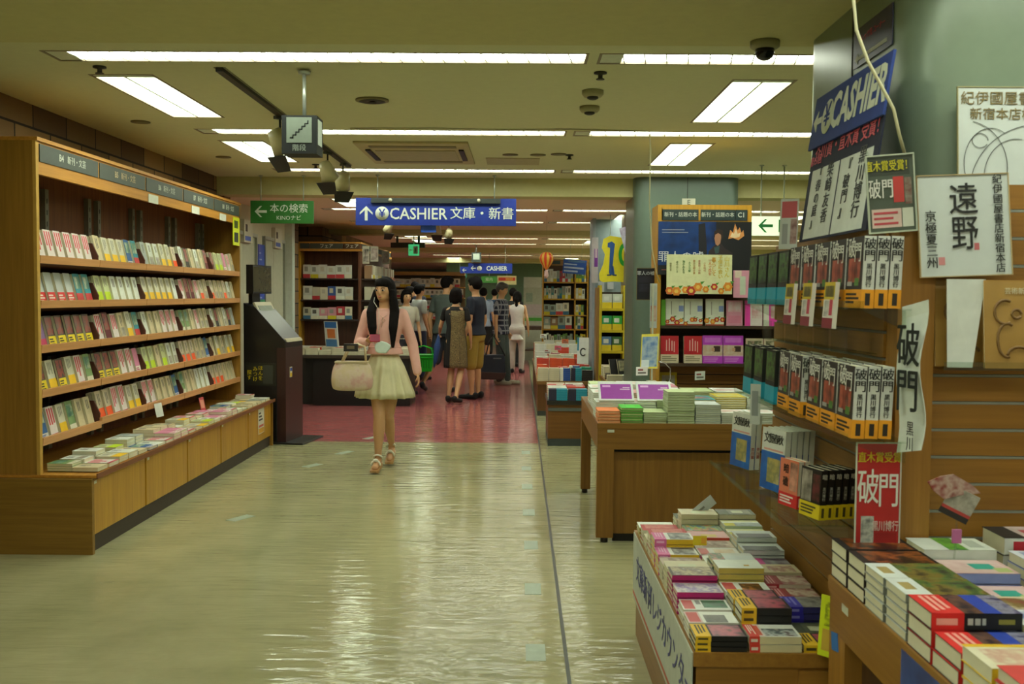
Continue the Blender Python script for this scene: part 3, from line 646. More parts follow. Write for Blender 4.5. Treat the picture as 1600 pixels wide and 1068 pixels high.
# ---------------------------------------------------------------- near table with hardcover piles
nt_ = E('display_table', (.85, 1.15, 0)); tag(nt_, 'near wooden display table loaded with hardcover piles below the calligraphy boards', 'table')
MB().box(0, 0, .66, 1.5, 1.56, .70, SWY).build('tabletop', nt_)
MB().box(.004, .0, .56, .03, 1.55, .66, SWY).build('apron', nt_)
MB().box(.004, 1.42, 0, .07, 1.55, .56, SWZ).build('leg', nt_); MB().box(.004, .02, 0, .07, .09, .56, SWZ).build('leg', nt_)
MB().box(.05, .09, .0, .07, 1.42, .56, WOOD('#4a3016', '#5c3d1c', 'Z', .6)).build('side_panel', nt_)
MB().box(.0035, 1.40, .635, .004, 1.45, .665, '#c8ccb4').build('price_tag', nt_)
MB().at((.003, 1.50, .535), rx=R(-12)).box(-.001, -.026, -.024, .001, .026, .024, '#2a70b8').build('blue_sticker', nt_)
p = MB().box(-.001, .60, .38, .0045, 1.03, .685, ART('#2a4a8c', '#36599c', '#2a3f78', k=5)).build('blue_poster', nt_)
BKH = [  # (design key, design, thickness, copies)
 ('n1', D('#1e1a16', '#231a14', [(.05, .1, .95, .95, ART('#1a1512', '#3c2414', '#8a4a20', '#2a1c12', k=14))]), .033, 3),
 ('n1', None, .033, 3),
 ('n3', D('#d2dad0', '#8a8f84', [(0, .0, 1, .32, '#c6cec6'), (.25, .08, .7, .22, '#9c8a50'), (0, .32, 1, 1, ART('#3c3a24', '#7a6a30', '#4a6a34', '#2c3028', k=16))]), .020, 5),
 ('n3', None, .020, 5),
 ('n5', D('#1c1a22', '#161616', [(0, .32, 1, .58, ART('#1a1828', '#6a4a3a', '#24202c', k=18)), (0, .58, 1, .78, '#1c3a9c'), (0, .78, 1, 1, ART('#2a2a58', '#8a8aa0', '#4a4a30', k=25))], (.36, '#cf241e', '#e0a090')), .035, 3),
 ('n5', None, .035, 2),
 ('n7', D('#d4cfae', '#d8b41c', [(0, 0, .12, 1, '#d8b01c'), (.2, .1, .9, .9, ART('#d8d2b4', '#c8a08a', '#d4cfae', k=14))]), .03, 3),
 ('n8', D('#c8403a', '#c8403a', [(.1, .4, .9, .9, '#d8d0c0')]), .025, 4)]
dmap = {}
BKH[4][1]['spine_words'] = [(.3, .40, .7, .46, '#b8bcb0'), (.3, .48, .7, .54, '#b8bcb0'), (.3, .56, .7, .60, '#b8bcb0'), (.35, .74, .65, .92, '#8a8434')]
NMH = {'n1': 'dark brown thriller', 'n3': 'white and forest-green novel', 'n5': 'black novel with wide red band', 'n7': 'cream book edged in yellow', 'n8': 'red hardcover',
       'm1': 'white and green novel', 'm2': 'pink novel with teal shapes', 'm3': 'black and white red-marked book', 'm4': 'blue and white hardcover', 'm5': 'beige patterned hardcover'}
def lay_pile(key, d, w, h, t, n, cx, cy, z, up, where, group, name, jit=.003, who=None, single=False):
    """pile of n equal books lying on each other"""
    r_ = random.Random(str((key, cx, cy)))
    for q in range(n):
        lv = 'top copy' if q == n - 1 else ('bottom copy' if q == 0 else f'{nth[q]} copy')
        if n == 1: lv = 'single copy'
        flat(key, d, w, h, t, cx + r_.uniform(-jit, jit), cy + r_.uniform(-jit, jit), z + q * (t + .0012), up, f'{lv} of {who}, {where}', group, name=name, single=single)
gD = 'hardcovers piled on the near display table'
yb = 2.715
for k, (key, d, t, n) in enumerate(BKH):
    if d is None: d = dmap[key]
    dmap[key] = d
    if key == 'n1': d['words'] = [('悪霊', .45, .5, .12, '#b8a878', False)] if False else []
    lay_pile(key, d, .128, .188, t, n, .855 + .096, yb - .066 - k * .135, .7005, 0, f'{nth[k]} pile along the table edge', gD, 'hardcover', who=NMH[key])
COLB = [('m1', D('#d6decf', '#c8d0c4', [(.0, .0, 1, .35, '#ccd4c8'), (0, .35, 1, .62, ART('#2a7a3a', '#6aa838', '#1c5a3a', k=12)), (.2, .7, .8, .9, '#aeb8a8')]), .034, 3),
        ('m2', D('#cda8a4', '#7a8ac0', [(.05, .05, .95, .95, ART('#ccaaa4', '#d2b8b0', '#c49a98', k=8)), (.3, .5, .7, .8, '#2f9a86'), (.6, .75, .9, .95, '#a8b870')]), .026, 3),
        ('m2', None, .026, 2), ('m5', D('#c8b898', '#a89878', [(.1, .1, .9, .9, ART('#c8b898', '#7a6a3a', '#8a2a3a', k=14))]), .022, 3),
        ('m4', D('#c8ccd0', '#3a4a8a', [(.1, .1, .9, .5, ART('#3a5a9a', '#c8ccd0', k=12))]), .026, 3), ('m1', None, .034, 2)]
for k, (key, d, t, n) in enumerate(COLB):
    if d is None: d = dmap[key]
    dmap[key] = d
    lay_pile(key, d, .128, .188, t, n, 1.15, yb - .072 - k * .137, .7005, 0, f'{nth[k]} pile of the second column', gD, 'hardcover', who=NMH[key])
m3 = D('#26221e', '#c8ccc0', [(.0, .3, 1, 1, ART('#c0b8ae', '#c8b4ac', '#9a9488', k=10)), (.3, .4, .6, .7, '#b8424a')], None); m3['spine_words'] = [(.2, .12, .9, .3, '#b01c28')]
for k, (key, d, t, n) in enumerate((('m3', m3, .045, 3), ('m4', dmap['m4'], .026, 4), ('m5', dmap['m5'], .022, 4), ('m2', dmap['m2'], .026, 3))):
    lay_pile(key, d, .13, .190, t, n, 1.36, yb - .072 - k * .14, .7005, 0, f'{nth[k]} pile of the third column', gD, 'hardcover', who=NMH[key])
# promotional clip card
r = E('clip_card', (1.10, 2.50, .803)); tag(r, 'small dark red promotional card and booklet held by a pink clip over the near table', 'card')
MB().tube([(0, 0, 0), (.005, 0, .05), (.0, -.01, .10), (-.01, -.02, .13)], .0025, CLEAR()).build('stem', r)
MB().at((.0, -.012, .055)).box(-.011, -.004, -.012, .011, .004, .022, '#c070a0').build('clip', r)
MB().at((0, -.03, .15), ry=R(25), rz=R(-20)).box(-.035, 0, -.045, .035, .006, .03, ART('#b8b4a4', '#8a8878', k=30)).box(-.035, -.0005, -.045, .035, .0065, -.030, '#2c2822').box(-.035, -.0006, -.030, .035, .0066, -.022, '#b04038').build('booklet', r)
MB().at((-.025, -.03, .19), ry=R(10)).prism([(-.06, .0), (-.03, .02), (.0, .03), (.05, .012), (.075, -.004), (.02, -.02), (-.01, -.035), (-.04, -.02)], -.002, .002, ART('#7a1c1c', '#c0a89a', '#8a2420', k=18)).build('card', r)

r, W, H_ = sheet('small_poster', 'small white and red poster standing at the far side of the prize board', 'poster', ((.90, 3.5, 1.625), (.955, 3.47, 1.625), (.91, 3.52, 1.80)), C('#b4b8aa', .6), .003, [(.08, .62, .92, .95, '#b04444'), (.15, .1, .45, .5, '#8a8c84'), (.6, .1, .95, .6, ART('#6a3a2a', '#b09080', k=20))])

o = MB().box(0, 0, 0, .038, .0015, .145, '#bcc2b6').box(.006, -.0004, .03, .03, 0, .12, C('#8a908a')).build('shelf_label'); o.location = (.835, 3.60, 1.0); o.rotation_euler = (0, 0, R(-35)); tag(o, 'white shelf label hanging from the middle clear shelf over the blue magazines', 'label')
# ---------------------------------------------------------------- low bin with paperbacks beside the slat wall
bn = E('paperback_bin', (.50, 2.79, 0)); tag(bn, 'low wooden paperback table with a white lettered banner on its aisle side', 'table')
BL = 1.48
MB().box(0, 0, .41, .50, BL, .45, SWY).build('tabletop', bn)
MB().box(.01, .01, .0, .49, .03, .41, SW).box(.01, .03, 0, .03, BL - .02, .41, SWY).box(.03, BL - .04, 0, .49, BL - .02, .41, SW).build('body', bn)
MB().box(.30, -.002, .0, .49, .01, .40, SW).build('front_board', bn)
pb = MB().box(-.004, .01, .17, .0, BL - .02, .447, '#c3c9b8').box(-.0045, .01, .185, -.004, BL - .02, .20, '#c25a40').build('banner', bn)
text('文庫新刊', .12, '#4a4a86', pb, (-.0055, 1.10, .32), rz=R(-90), bold=.012, name='lettering'); text('／レジカウンター', .12, '#4a4a86', pb, (-.0055, .48, .32), rz=R(-90), bold=.012, name='lettering')
gC = 'paperbacks piled on the low bin'
def S_(x, n=9): return ART(*x, k=n)
Dd = {
 'by': D('#2a2624', '#151412', [(.05, .34, .95, .95, S_(('#23211e', '#8a3a52', '#b04a5a', '#2a2a26'), 12))], (.30, '#dbb21c', '#4a4010')),
 'wr': D('#dce0d2', '#cdc8b8', [(0, 0, 1, .30, '#cdb8b0'), (.08, .03, .92, .26, '#c05a54'), (.3, .36, .95, .8, S_(('#2a2c26', '#6a6a60'), 12))]),
 'wg': D('#dce2d6', '#cdc8b8', [(.08, .03, .92, .26, '#c4605c'), (.1, .45, .8, .95, S_(('#123424', '#2c7a4c', '#1c3a28'), 10)), (.1, .32, .5, .42, '#8a8c86')]),
 'wo': D('#d0cfc0', '#b4256c', [(.2, .4, .9, .9, S_(('#b8803a', '#d0c8a8'), 10)), (.08, .03, .92, .26, '#c8706a')]),
 'mp': D('#c4bcb8', '#ac1a66', [(.05, .05, .95, .95, S_(('#c8b8a8', '#7a68a0', '#c4beb8', '#5a4a8a'), 13))]),
 'md': D('#4a4238', '#a8165c', [(.05, .05, .95, .95, S_(('#3a342c', '#b0a070', '#5a4634', '#c0b8a0'), 13))]),
 'wp': D('#dde1d6', '#d8b01c', [(.05, .4, .95, .95, S_(('#cdd2cc', '#30302c', '#d0d4cc'), 9))], (.3, '#d06a9c', '#e0b0c8')),
 'rd': D('#b03434', '#c8c4a8', [(.1, .1, .9, .9, S_(('#b8343a', '#c46a5a', '#a82c34'), 20))]),
 'cr': D('#cbc4a0', '#c4bc94', [(.4, .3, .8, .7, '#c8cca8')]),
 'rw': D('#dce0d2', '#cdc49a', [(.35, .1, .95, .95, S_(('#4a2420', '#b8c0b8', '#3a4a4a', '#c0b8a8'), 14)), (0, 0, 1, .32, '#d0c4b8'), (.1, .05, .9, .28, '#c85a44')], (.2, '#c83a2c', '#e0d0c0')),
 'ob': D('#dce2d6', '#dce0d2', [(.15, .40, .85, .85, S_(('#2a1a10', '#c47a2c', '#30180e', '#d08a34'), 9)), (.08, .03, .92, .28, '#c4504a')]),
 'gp': D('#c8ccc0', '#4a6a5a', [(.3, .1, .95, .95, '#c8d0c8'), (0, 0, 1, .3, S_(('#c4606a', '#4a7a5a', '#c88a84'), 18))]),
 'wd': D('#dce2d2', '#b8a44a', [(.6, .6, .75, .72, '#c8a03a')]),
 'br': D('#b8a890', '#c0bca0', [(.1, .2, .9, .9, S_(('#b09878', '#6a4a30', '#c8b8a0'), 10))]),
 'pk': D('#c89a94', '#c84a34', [(.5, .3, .9, .7, '#c8b060')]),
 'ml': D('#7a8a6a', '#c86a3a', [(.05, .1, .95, .9, S_(('#3a7a6a', '#c86a54', '#8ab85a', '#3a5a9a', '#c8c8a0'), 16))]),
 'bl': D('#3a3a38', '#2a2a66', [(.0, .35, 1, .95, S_(('#4a4440', '#8a8a80', '#2c2a28'), 12))], (.42, '#2b24a0', '#7a78c4')),
 'rc': D('#8a2424', '#c8b8a0', [(.0, .4, 1, 1, S_(('#c0b49c', '#7a1c20', '#b8a890', '#8a2a2a'), 9))], (.3, '#9c2c34', '#c8908a')),
 'be': D('#c0b48a', '#c0b490', [(.2, .3, .9, .9, S_(('#c4b890', '#8a4a3a', '#c0b48a'), 15))]),
 'mg': D('#6a5a66', '#3a3230', [(.0, .35, 1, 1, S_(('#8a8c88', '#4a2a44', '#a0a498'), 7))], (.4, '#b82a78', None)),
 'gw': D('#c0c8be', '#c0c8be', [(.4, .05, .98, .9, S_(('#30342e', '#1c1e1a', '#5a6258'), 4))]),
 'yw': D('#c4ccc0', '#b8c8a0', [(.0, 0, .45, 1, '#cbd0bc'), (.1, 0, .2, 1, '#c8c83a'), (.45, .0, 1, 1, S_(('#4a5a50', '#8a9a94', '#5a6a4a'), 8)), (.5, .02, .95, .3, '#b8b01c')]),
 'gd': D('#5a6048', '#c8c0a0', [(.1, .3, .9, .9, S_(('#4a5440', '#7a7a54'), 8)), (.3, .4, .7, .7, '#b8bc98')])}
NM = {'by': 'black yellow-banded', 'wr': 'white and red', 'wg': 'white and green-pictured', 'wo': 'magenta-spined white', 'mp': 'lilac magenta-spined', 'md': 'dark magenta-spined', 'wp': 'white pink-banded', 'rd': 'red',
      'cr': 'cream', 'rw': 'white book with red band,', 'ob': 'white and fire-pictured', 'gp': 'green and pink', 'wd': 'white', 'br': 'brown-pictured', 'pk': 'pink', 'ml': 'multicoloured', 'bl': 'blue-banded',
      'rc': 'red and cream', 'be': 'beige', 'mg': 'magenta-banded', 'gw': 'grey and black', 'yw': 'white yellow-striped', 'gd': 'dark green'}
COLS = [[('by', 3, .014), ('wr', 3, .015), ('wg', 3, .016), ('mp', 4, .017), ('md', 5, .018), ('cr', 5, .016), ('br', 4, .016), ('wp', 4, .018), ('wp', 5, .02), ('rd', 5, .018), ('cr', 3, .015), ('rd', 4, .014), ('wd', 3, .014)],
        [('rw', 2, .022), ('by', 4, .022), ('by', 4, .02), ('ob', 4, .018), ('wd', 6, .019), ('gp', 6, .018), ('wd', 4, .018), ('wo', 4, .018), ('br', 4, .018), ('pk', 5, .016), ('ml', 5, .016), ('cr', 6, .02), ('gd', 4, .02)],
        [('by', 1, .02), ('gd', 1, .016), ('bl', 3, .02), ('rc', 3, .018), ('rc', 4, .016), ('be', 4, .018), ('mg', 4, .016), ('gw', 5, .018), ('gw', 6, .018), ('yw', 5, .018), ('yw', 5, .02), ('gd', 6, .02), ('be', 4, .02)]]
for ci, colm in enumerate(COLS):
    for k, (key, n, t) in enumerate(colm):
        for q in range(n):
            lv = 'single' if n == 1 else ('top' if q == n - 1 else ('bottom' if q == 0 else nth[q]))
            y = 2.79 + .06 + k * .1105 + random.uniform(-.002, .002)
            flat(key, Dd[key], .105, .148, t, .505 + .076 + ci * .153 + random.uniform(-.002, .002), y, .4505 + q * (t + .0012), 0,
                 f'{lv} {NM[key]} paperback, {nth[k]} pile, {["aisle-side", "centre", "wall-side"][ci]} row of the bin', gC, name='pocket_paperback')
def card(name, label, loc, rz, w, h, cols, lean=0, stick=0):
    r = E(name, loc, rz); tag(r, label, 'card')
    m = MB().at((0, 0, stick), rx=R(-lean)).box(-w / 2, 0, 0, w / 2, .0015, h, cols[0])
    m.build('sheet', r)
    p = MB().at((0, 0, stick), rx=R(-lean))
    for u0, v0, u1, v1, c in cols[1:]: p.box((u0 - .5) * w, -.0006, v0 * h, (u1 - .5) * w, 0, v1 * h, c)
    if len(cols) > 1: p.build('print', r)
    if stick: MB().cyl((0, .001, 0), (0, .001, stick + .01), .0015, CL, n=6).build('stem', r)
    return r
card('promo_card', 'white card on a clear stem leaning over the far paperbacks of the bin', (.80, 4.10, .55), R(20), .10, .045, ['#c4ccc6', (.1, .4, .5, .6, '#8a8a80')], stick=.03).rotation_euler = (0, R(-38), R(10))
card('promo_card', 'bright yellow card with black writing at the wall-side corner of the bin', (.872, 2.755, .452), R(-48), .075, .17, ['#d0e01c', (.15, .1, .85, .45, '#c8a83a'), (.2, .5, .9, .9, ART('#d0e01c', '#5a6a1c', k=40))], lean=6)
card('promo_card', 'yellow star-shaped card sticking out between paperbacks of the bin', (.665, 3.62, .545), 0, .05, .035, ['#d8c01c', (.6, .2, .95, .8, '#d8a02c')], stick=.004)
# ---------------------------------------------------------------- wide wooden table with magazines
W2 = WOOD('#7a5218', '#8f6524', 'X', .45); W2Z = WOOD('#7a5218', '#8f6524', 'Z', .45)
et = E('display_table', (.46, 5.84, 0)); tag(et, 'large wooden table with a recessed front panel, piled with magazines and picture books', 'table')
MB().box(0, 0, .675, 1.75, 1.55, .71, W2).build('tabletop', et, bevel=.003)
MB().box(.002, .002, .555, 1.748, .025, .675, W2).box(.002, .025, .555, .022, 1.54, .675, W2Z).build('apron', et)
MB().box(0, .0, .03, .10, .05, .555, W2Z).build('leg', et); MB().box(0, 1.48, .03, .07, 1.54, .555, W2Z).build('leg', et); MB().box(1.64, 0, .03, 1.74, .05, .555, W2Z).build('leg', et)
MB().box(.10, .03, .05, 1.05, .05, .535, W2Z).box(1.056, .03, .05, 1.64, .05, .535, W2Z).build('front_panel', et)
MB().box(.10, .052, .0, 1.64, .07, .60, C('#17100a')).build('back_board', et)
for x, y in ((.05, .03), (.03, 1.51), (1.69, .03)):
    MB().cyl((x, y, 0), (x, y, .032), .022, '#2a2620').build('foot', et)
MB().box(.06, -.001, .655, .10, .002, .672, '#c8ccb4').build('price_tag', et)
gE = 'books piled on the large wooden table'
ED = {'or': D('#e07a34', '#e08a50', [], pages=C('#d8a070')), 'gr': D('#3ab81e', '#3ab81e', [(.3, .3, .7, .7, '#4ac82c')], pages=C('#a8b878')), 'gl': D('#b8c890', '#b0c498', [], pages=C('#b8c09a')),
      'gy': D('#bcc4bc', '#8a948a', [], pages=PAGEG), 'wh': D('#dbe0d6', '#c8ccc0', [(.1, .2, .9, .8, S_(('#dbe0d6', '#c89a84'), 8))], pages=PAGEG),
      'yl': D('#c8b41c', '#c8b41c', [(.1, .2, .9, .8, S_(('#c8b81c', '#b8c494'), 10))]), 'tl': D('#2a8a8c', '#2a8a8c', [(.1, .2, .9, .8, S_(('#2a6a7c', '#c87a54'), 10))]),
      'pu': D('#c8ccc8', '#c8ccc8', [(.06, .08, .94, .86, '#8a1490'), (.12, .70, .35, .80, '#c88ac8'), (.62, .55, .9, .62, '#b890b8'), (.7, .65, .9, .7, '#c8a8c8')]), 'pk': D('#c88a94', '#c87a8a', [(.2, .2, .8, .8, '#d0a8a0')])}
NE = {'or': 'orange', 'gr': 'bright green', 'gl': 'pale green', 'gy': 'grey-covered', 'wh': 'white', 'yl': 'yellow', 'tl': 'teal', 'pu': 'purple', 'pk': 'pink'}
def epile(key, n, t, x, y, w, h, z=.7105, who='book', name='softcover_book', where='', up=90, single=False):
    for q in range(n):
        lv = 'single' if n == 1 else ('top' if q == n - 1 else ('bottom' if q == 0 else nth[q]))
        flat(key, ED[key], w, h, t, x + random.uniform(-.002, .002), y + random.uniform(-.003, .003), z + q * (t + .001), up, f'{lv} {NE[key]} {who}, {where}', gE, name=name, single=single)
x = .465
for k, (key, n, t, w) in enumerate((('or', 4, .017, .13), ('gr', 6, .014, .13), ('gl', 5, .012, .135), ('gl', 12, .0145, .16), ('gy', 9, .0115, .15), ('wh', 5, .012, .16), ('wh', 5, .012, .16), ('pk', 4, .014, .15), ('gl', 4, .014, .15))):
    epile(key, n, t, x + w / 2, 5.95, w, .20, where=f'{nth[k]} pile of the front row on the large table'); x += w + .004
x = .47
for k, (key, n, t, w) in enumerate((('wh', 7, .013, .17), ('wh', 7, .013, .19), ('gl', 8, .013, .18), ('tl', 8, .014, .17), ('yl', 10, .0125, .18), ('wh', 10, .0125, .18), ('yl', 12, .012, .15))):
    epile(key, n, t, x + w / 2, 6.20, w, .24, where=f'{nth[k]} pile of the second row on the large table'); x += w + .006
x = .48
for k, (key, n, t) in enumerate((('wh', 8, .013), ('pk', 8, .013), ('wh', 9, .013), ('gl', 9, .013), ('wh', 9, .013), ('gl', 8, .013))):
    epile(key, n, t, x + .10, 6.66, .19, .26, where=f'{nth[k]} pile of the third row on the large table', single=True); x += .20
x = .48
for k, (key, n, t) in enumerate((('wh', 7, .016), ('wh', 9, .015), ('pk', 8, .015))):
    epile(key, n, t, x + .10, 6.94, .19, .26, where=f'{nth[k]} pile of the fourth row on the large table', single=True); x += .205
x = .50
for k, key in enumerate(('gl', 'wh', 'wh')):
    epile(key, 8, .014, x + .10, 7.215, .19, .26, where=f'{nth[k]} pile of the back row on the large table', single=True); x += .205
ED['yb'] = D('#c8a41c', '#c8a41c', []); NE['yb'] = 'amber'
for k, xx in enumerate((.49, .725)):
    r = upright('pu', ED['pu'], .215, .17, .012, (xx, 6.09, .818), -90, 52, f'{["first", "second"][k]} purple picture book with white border, leaning behind the front row of the large table', gE, name='picture_book')
# leaning magazine on a wire stand and open books behind
r = E('wire_stand', (1.02, 7.2, .835)); tag(r, 'chrome wire stand holding a blue magazine at the back of the large table', 'stand')
MB().tube([(-.05, -.06, 0), (-.05, .0, 0), (.05, .0, 0), (.07, 0, .02), (.07, 0, .10), (.03, .0, .14), (-.06, 0, .16)], .004, C('#a0a49c', .2, .9), n=8).build('wire', r)
bm_ = D('#c4b83a', '#8aa0a8', [(.06, .05, .94, .92, ART('#3a6a9c', '#8a9ca4', '#2a5a90', k=7)), (.06, .03, .5, .25, '#b8c4c4')])
put_book('bm', bm_, .13, .26, .008, basis((.865, 7.16, .935), (.85, -.35, .05), (.42, .2, 1)), 'blue and yellow magazine tilted on the wire stand by the column', None, name='magazine', cat='magazine')
# ---------------------------------------------------------------- book gondola C1
gx0, gy = 1.02, 7.46
gd_ = E('bookcase', (gx0, gy, 0)); tag(gd_, 'wooden shelf unit before the column with a dark film poster across its top', 'bookcase')
MB().box(0, 0, .0, .028, .34, 2.115, WA).build('side_panel', gd_); MB().box(.665, 0, 1.455, .695, .34, 2.115, WA).build('side_panel', gd_); MB().box(1.10, .05, 0, 1.13, .34, 1.42, WA).build('side_panel', gd_)
MB().box(0, .0, 2.115, .695, .34, 2.135, WA).build('top_panel', gd_)
MB().box(.028, .31, 0, 1.10, .33, 1.45, C('#4a341c')).box(.028, .31, 1.45, .665, .33, 2.115, C('#4a341c')).build('back_panel', gd_)
bs = MB(); z = .93
while z > .1: bs.box(.028, .20, z - .068, 1.10, .215, z, W2); z -= .075
bs.box(.028, .215, 0, 1.10, .225, .93, C('#2a1c0e')); bs.build('slat_panel', gd_)
for z in (1.234, .95): MB().box(.028, .02, z - .014, 1.10, .31, z, WOOD('#6a4a20', '#7c5828', 'X')).box(.028, .012, z - .018, 1.10, .02, z + .004, C('#3a2a16')).build('shelf', gd_)
for x0, x1, s in ((.035, .30, '新刊・話題の本'), (.315, .57, '新刊・話題の本'), (.575, .66, 'C1')):
    p = MB().box(x0, -.006, 2.02, x1, .0, 2.10, C('#2a3a38', .4)).build('header_sign', gd_); text(s, .038 if len(s) > 3 else .05, '#c4cabc', p, ((x0 + x1) / 2, -.0075, 2.06), bold=.02, sx=.92)
MB().box(.03, .0, 2.01, .665, .01, 2.02, WA).box(.03, .0, 2.10, .665, .01, 2.115, WA).box(.30, -.003, 2.02, .315, .01, 2.1, WA).build('header_board', gd_)
r, W, H_ = sheet('film_poster', 'wide dark blue poster with a seated young man and flames topping the shelf unit', 'poster', ((gx0, gy - .03, 1.615), (gx0 + .69, gy - .03, 1.615), (gx0, gy - .03, 2.008)), C('#0c1020', .35), .004,
                 [(0, .1, .62, 1, ART('#0c1636', '#123a78', '#0e2450', k=3)), (.62, 0, 1, 1, '#0c0d12'), (0, 0, 1, .18, '#0a0b12'), (.04, .84, .28, .855, '#8a90a0'), (.04, .79, .32, .805, '#8a90a0'), (.04, .09, .2, .10, '#a05a4a')])
text('罪人の嘘', .085, '#c8ccd4', r, (W * .245, -.002, H_ * .33), bold=.005)
fig = MB()
sil = lambda pts, c, y=-.0015: fig.prism([(W * a, H_ * b_) for a, b_ in pts], y, y + .0008, c)
sil([(.44, .05), (.43, .95), (.50, .98), (.52, .55), (.53, .05)], '#15131a'); sil([(.52, .15), (.545, .45), (.60, .55), (.66, .62), (.72, .50), (.80, .42), (.79, .15)], '#2c1f22')
sil([(.60, .52), (.615, .40), (.65, .42), (.66, .55)], '#2f4a4a', -.0022); sil([(.615, .58), (.60, .72), (.62, .80), (.66, .82), (.675, .72), (.665, .60), (.64, .55)], '#a8785a', -.0024)
sil([(.595, .72), (.60, .82), (.64, .87), (.69, .84), (.695, .72), (.675, .64), (.672, .76), (.64, .79), (.61, .76), (.605, .70)], '#2c1810', -.0028)
sil([(.75, .68), (.77, .85), (.80, .80), (.82, .97), (.85, .84), (.87, .90), (.89, .80), (.91, .85), (.92, .74), (.86, .66), (.80, .70)], '#d08a4a', -.0022); sil([(.77, .72), (.79, .80), (.81, .78), (.83, .88), (.85, .78), (.88, .80), (.87, .72), (.82, .70)], '#e0c8a0', -.0026)
fig.build('picture', r)
def flowers(b, W, H_, v0, v1, n, seed, y=-.001, r0=.03):
    rr = random.Random(seed)
    for k in range(n):
        cx = W * (k + .5) / n + rr.uniform(-.01, .01); cz = H_ * rr.uniform(v0, v1); c = rr.choice(('#b8391c', '#a82c16', '#d0801c', '#c4601c'))
        rad = r0 * rr.uniform(.7, 1.1); pts = lambda q: [(cx + q * rad * (1 + .12 * math.cos(6 * a)) * math.cos(a), cz + q * rad * (1 + .12 * math.cos(6 * a)) * math.sin(a)) for a in [2 * math.pi * i / 18 for i in range(18)]]
        b.prism(pts(1), y - .0003 * k, y - .0003 * k + .0002, c); b.prism(pts(.45), y - .0003 * k - .00015, y - .0003 * k, '#d8b048')
        b.prism([(cx + rad * .8, cz + rad * .5), (cx + rad * 1.5, cz + rad * 1.3), (cx + rad * .5, cz + rad * 1.2)], y + .0001, y + .0003, '#4a8a2c')
r, W, H_ = sheet('flower_board', 'cream board with columns of coloured writing and red and orange flowers, above the flower-cover books', 'board', ((gx0 + .062, gy - .066, 1.475), (gx0 + .545, gy - .066, 1.475), (gx0 + .062, gy - .051, 1.765)), C('#cdcf9e', .5), .004)
for k, (u, s, c, sz) in enumerate(((.92, '山川さん', '#c8b01c', .040), (.82, '子供に会い', '#c8a81c', .036), (.72, '暮らして', '#c8901c', .036), (.66, '一人で花を', '#c86a3c', .026), (.58, '少年時代', '#b88a5a', .018), (.50, '春風吹く中庭', '#b87a5a', .018), (.42, '静かな朝の道', '#b88a4a', .018), (.35, '小さな駅', '#3a7a3a', .020), (.26, '海のみえる', '#3a6a3a', .020), (.16, '夜のはじま', '#6a7a4a', .018), (.06, '物語の音', '#8a8a5a', .016))):
    text(s, sz, c, r, (W * u, -.002, H_ * .68), vert=True, bold=.02)
b = MB(); flowers(b, W, H_, .06, .24, 9, 4, r0=.032); b.build('flowers', r)
fl = D('#cdd4c0', '#c8c8b0', [(.72, .52, .98, .74, '#7a8ec0'), (.30, .4, .33, .9, '#6a6a58'), (0, 0, 1, .05, '#a83a1c')], None)
def flower_book(x, label):
    r_ = upright('fl', fl, .135, .20, .022, (x, gy + .035, 1.239), -90, 4, label, 'flower-cover books in the shelf unit', name='flower_novel')
    b_ = MB(); flowers(b_, .135, .2, .05, .24, 4, int(x * 100), r0=.02); b_.build('flowers', r_)
MB()
g_ = MB().box(.038, .03, 1.235, .07, .05, 1.43, '#5a9a1c').build('green_cover', gd_)
for k, x in enumerate((.075, .215, .375)): flower_book(gx0 + x, f'white book with red flowers on its cover, {nth[k]} of three on the upper shelf')
pkd = D('#c88a9c', '#c88a9c', [(.1, .55, .9, .95, S_(('#cdc4c4', '#c8949c'), 12)), (.1, .1, .9, .4, '#c87a90')])
upright('pkd', pkd, .12, .19, .02, (gx0 + .53, gy + .035, 1.239), -90, 4, 'pink book beside the flower-cover books on the upper shelf', 'books in the shelf unit', name='pink_novel')
r, W, H_ = sheet('pink_board', 'narrow pink board standing beside the cream flower board', 'board', ((gx0 + .56, gy - .045, 1.45), (gx0 + .68, gy - .045, 1.45), (gx0 + .56, gy - .03, 1.66)), C('#c88a9c', .5), .003, [(.1, .7, .5, .95, '#cdbca8'), (.4, .1, .75, .75, '#b0bca4')])
for k, (c, c2) in enumerate((('#c8c0b8', '#d83a9c'), ('#d43aa0', '#c8c8b8'), ('#c8b8b0', '#b87a8a'))):
    d = D(c, c2, [(.0, 0, .3, 1, c2), (.4, .3, .9, .8, S_(('#c8c0b8', '#b87a7a'), 12))]); upright('pm%d' % k, d, .13, .19, .02, (gx0 + .67 + k * .14, gy + .04, 1.239), -90, 5, f'{["white and pink", "deep pink", "pale rose"][k]} book, {nth[k]} one after the pink book on the upper shelf', 'books in the shelf unit', name='pink_novel')
redd = D('#b81420', '#cdc4a8', [(.3, .45, .36, .85, '#d8a8a0'), (.45, .45, .51, .9, '#d8a8a0'), (.6, .45, .66, .82, '#d8a8a0'), (.73, .4, .78, .8, '#d8a8a0')], (.32, '#cfc4a4', '#8a8468'))
sleep = D('#b03ac0', '#9a34b0', [(.1, .75, .9, .92, '#c46ad0'), (.0, .30, 1, .66, S_(('#cdc8b8', '#c0a890', '#cdc8b8'), 8)), (.55, .42, .88, .62, '#3a2418'), (.45, .44, .6, .56, '#c09a78'), (0, .26, 1, .3, '#c8a8b8')], (.26, '#b03ac0', '#c87ad0'))
for k, x in enumerate((.04, .215)): upright('redd', redd, .135, .205, .03, (gx0 + x, gy + .035, .955), -90, 4, f'{["first", "second"][k]} crimson book with cream band on the lower shelf', 'books in the shelf unit', name='crimson_novel')
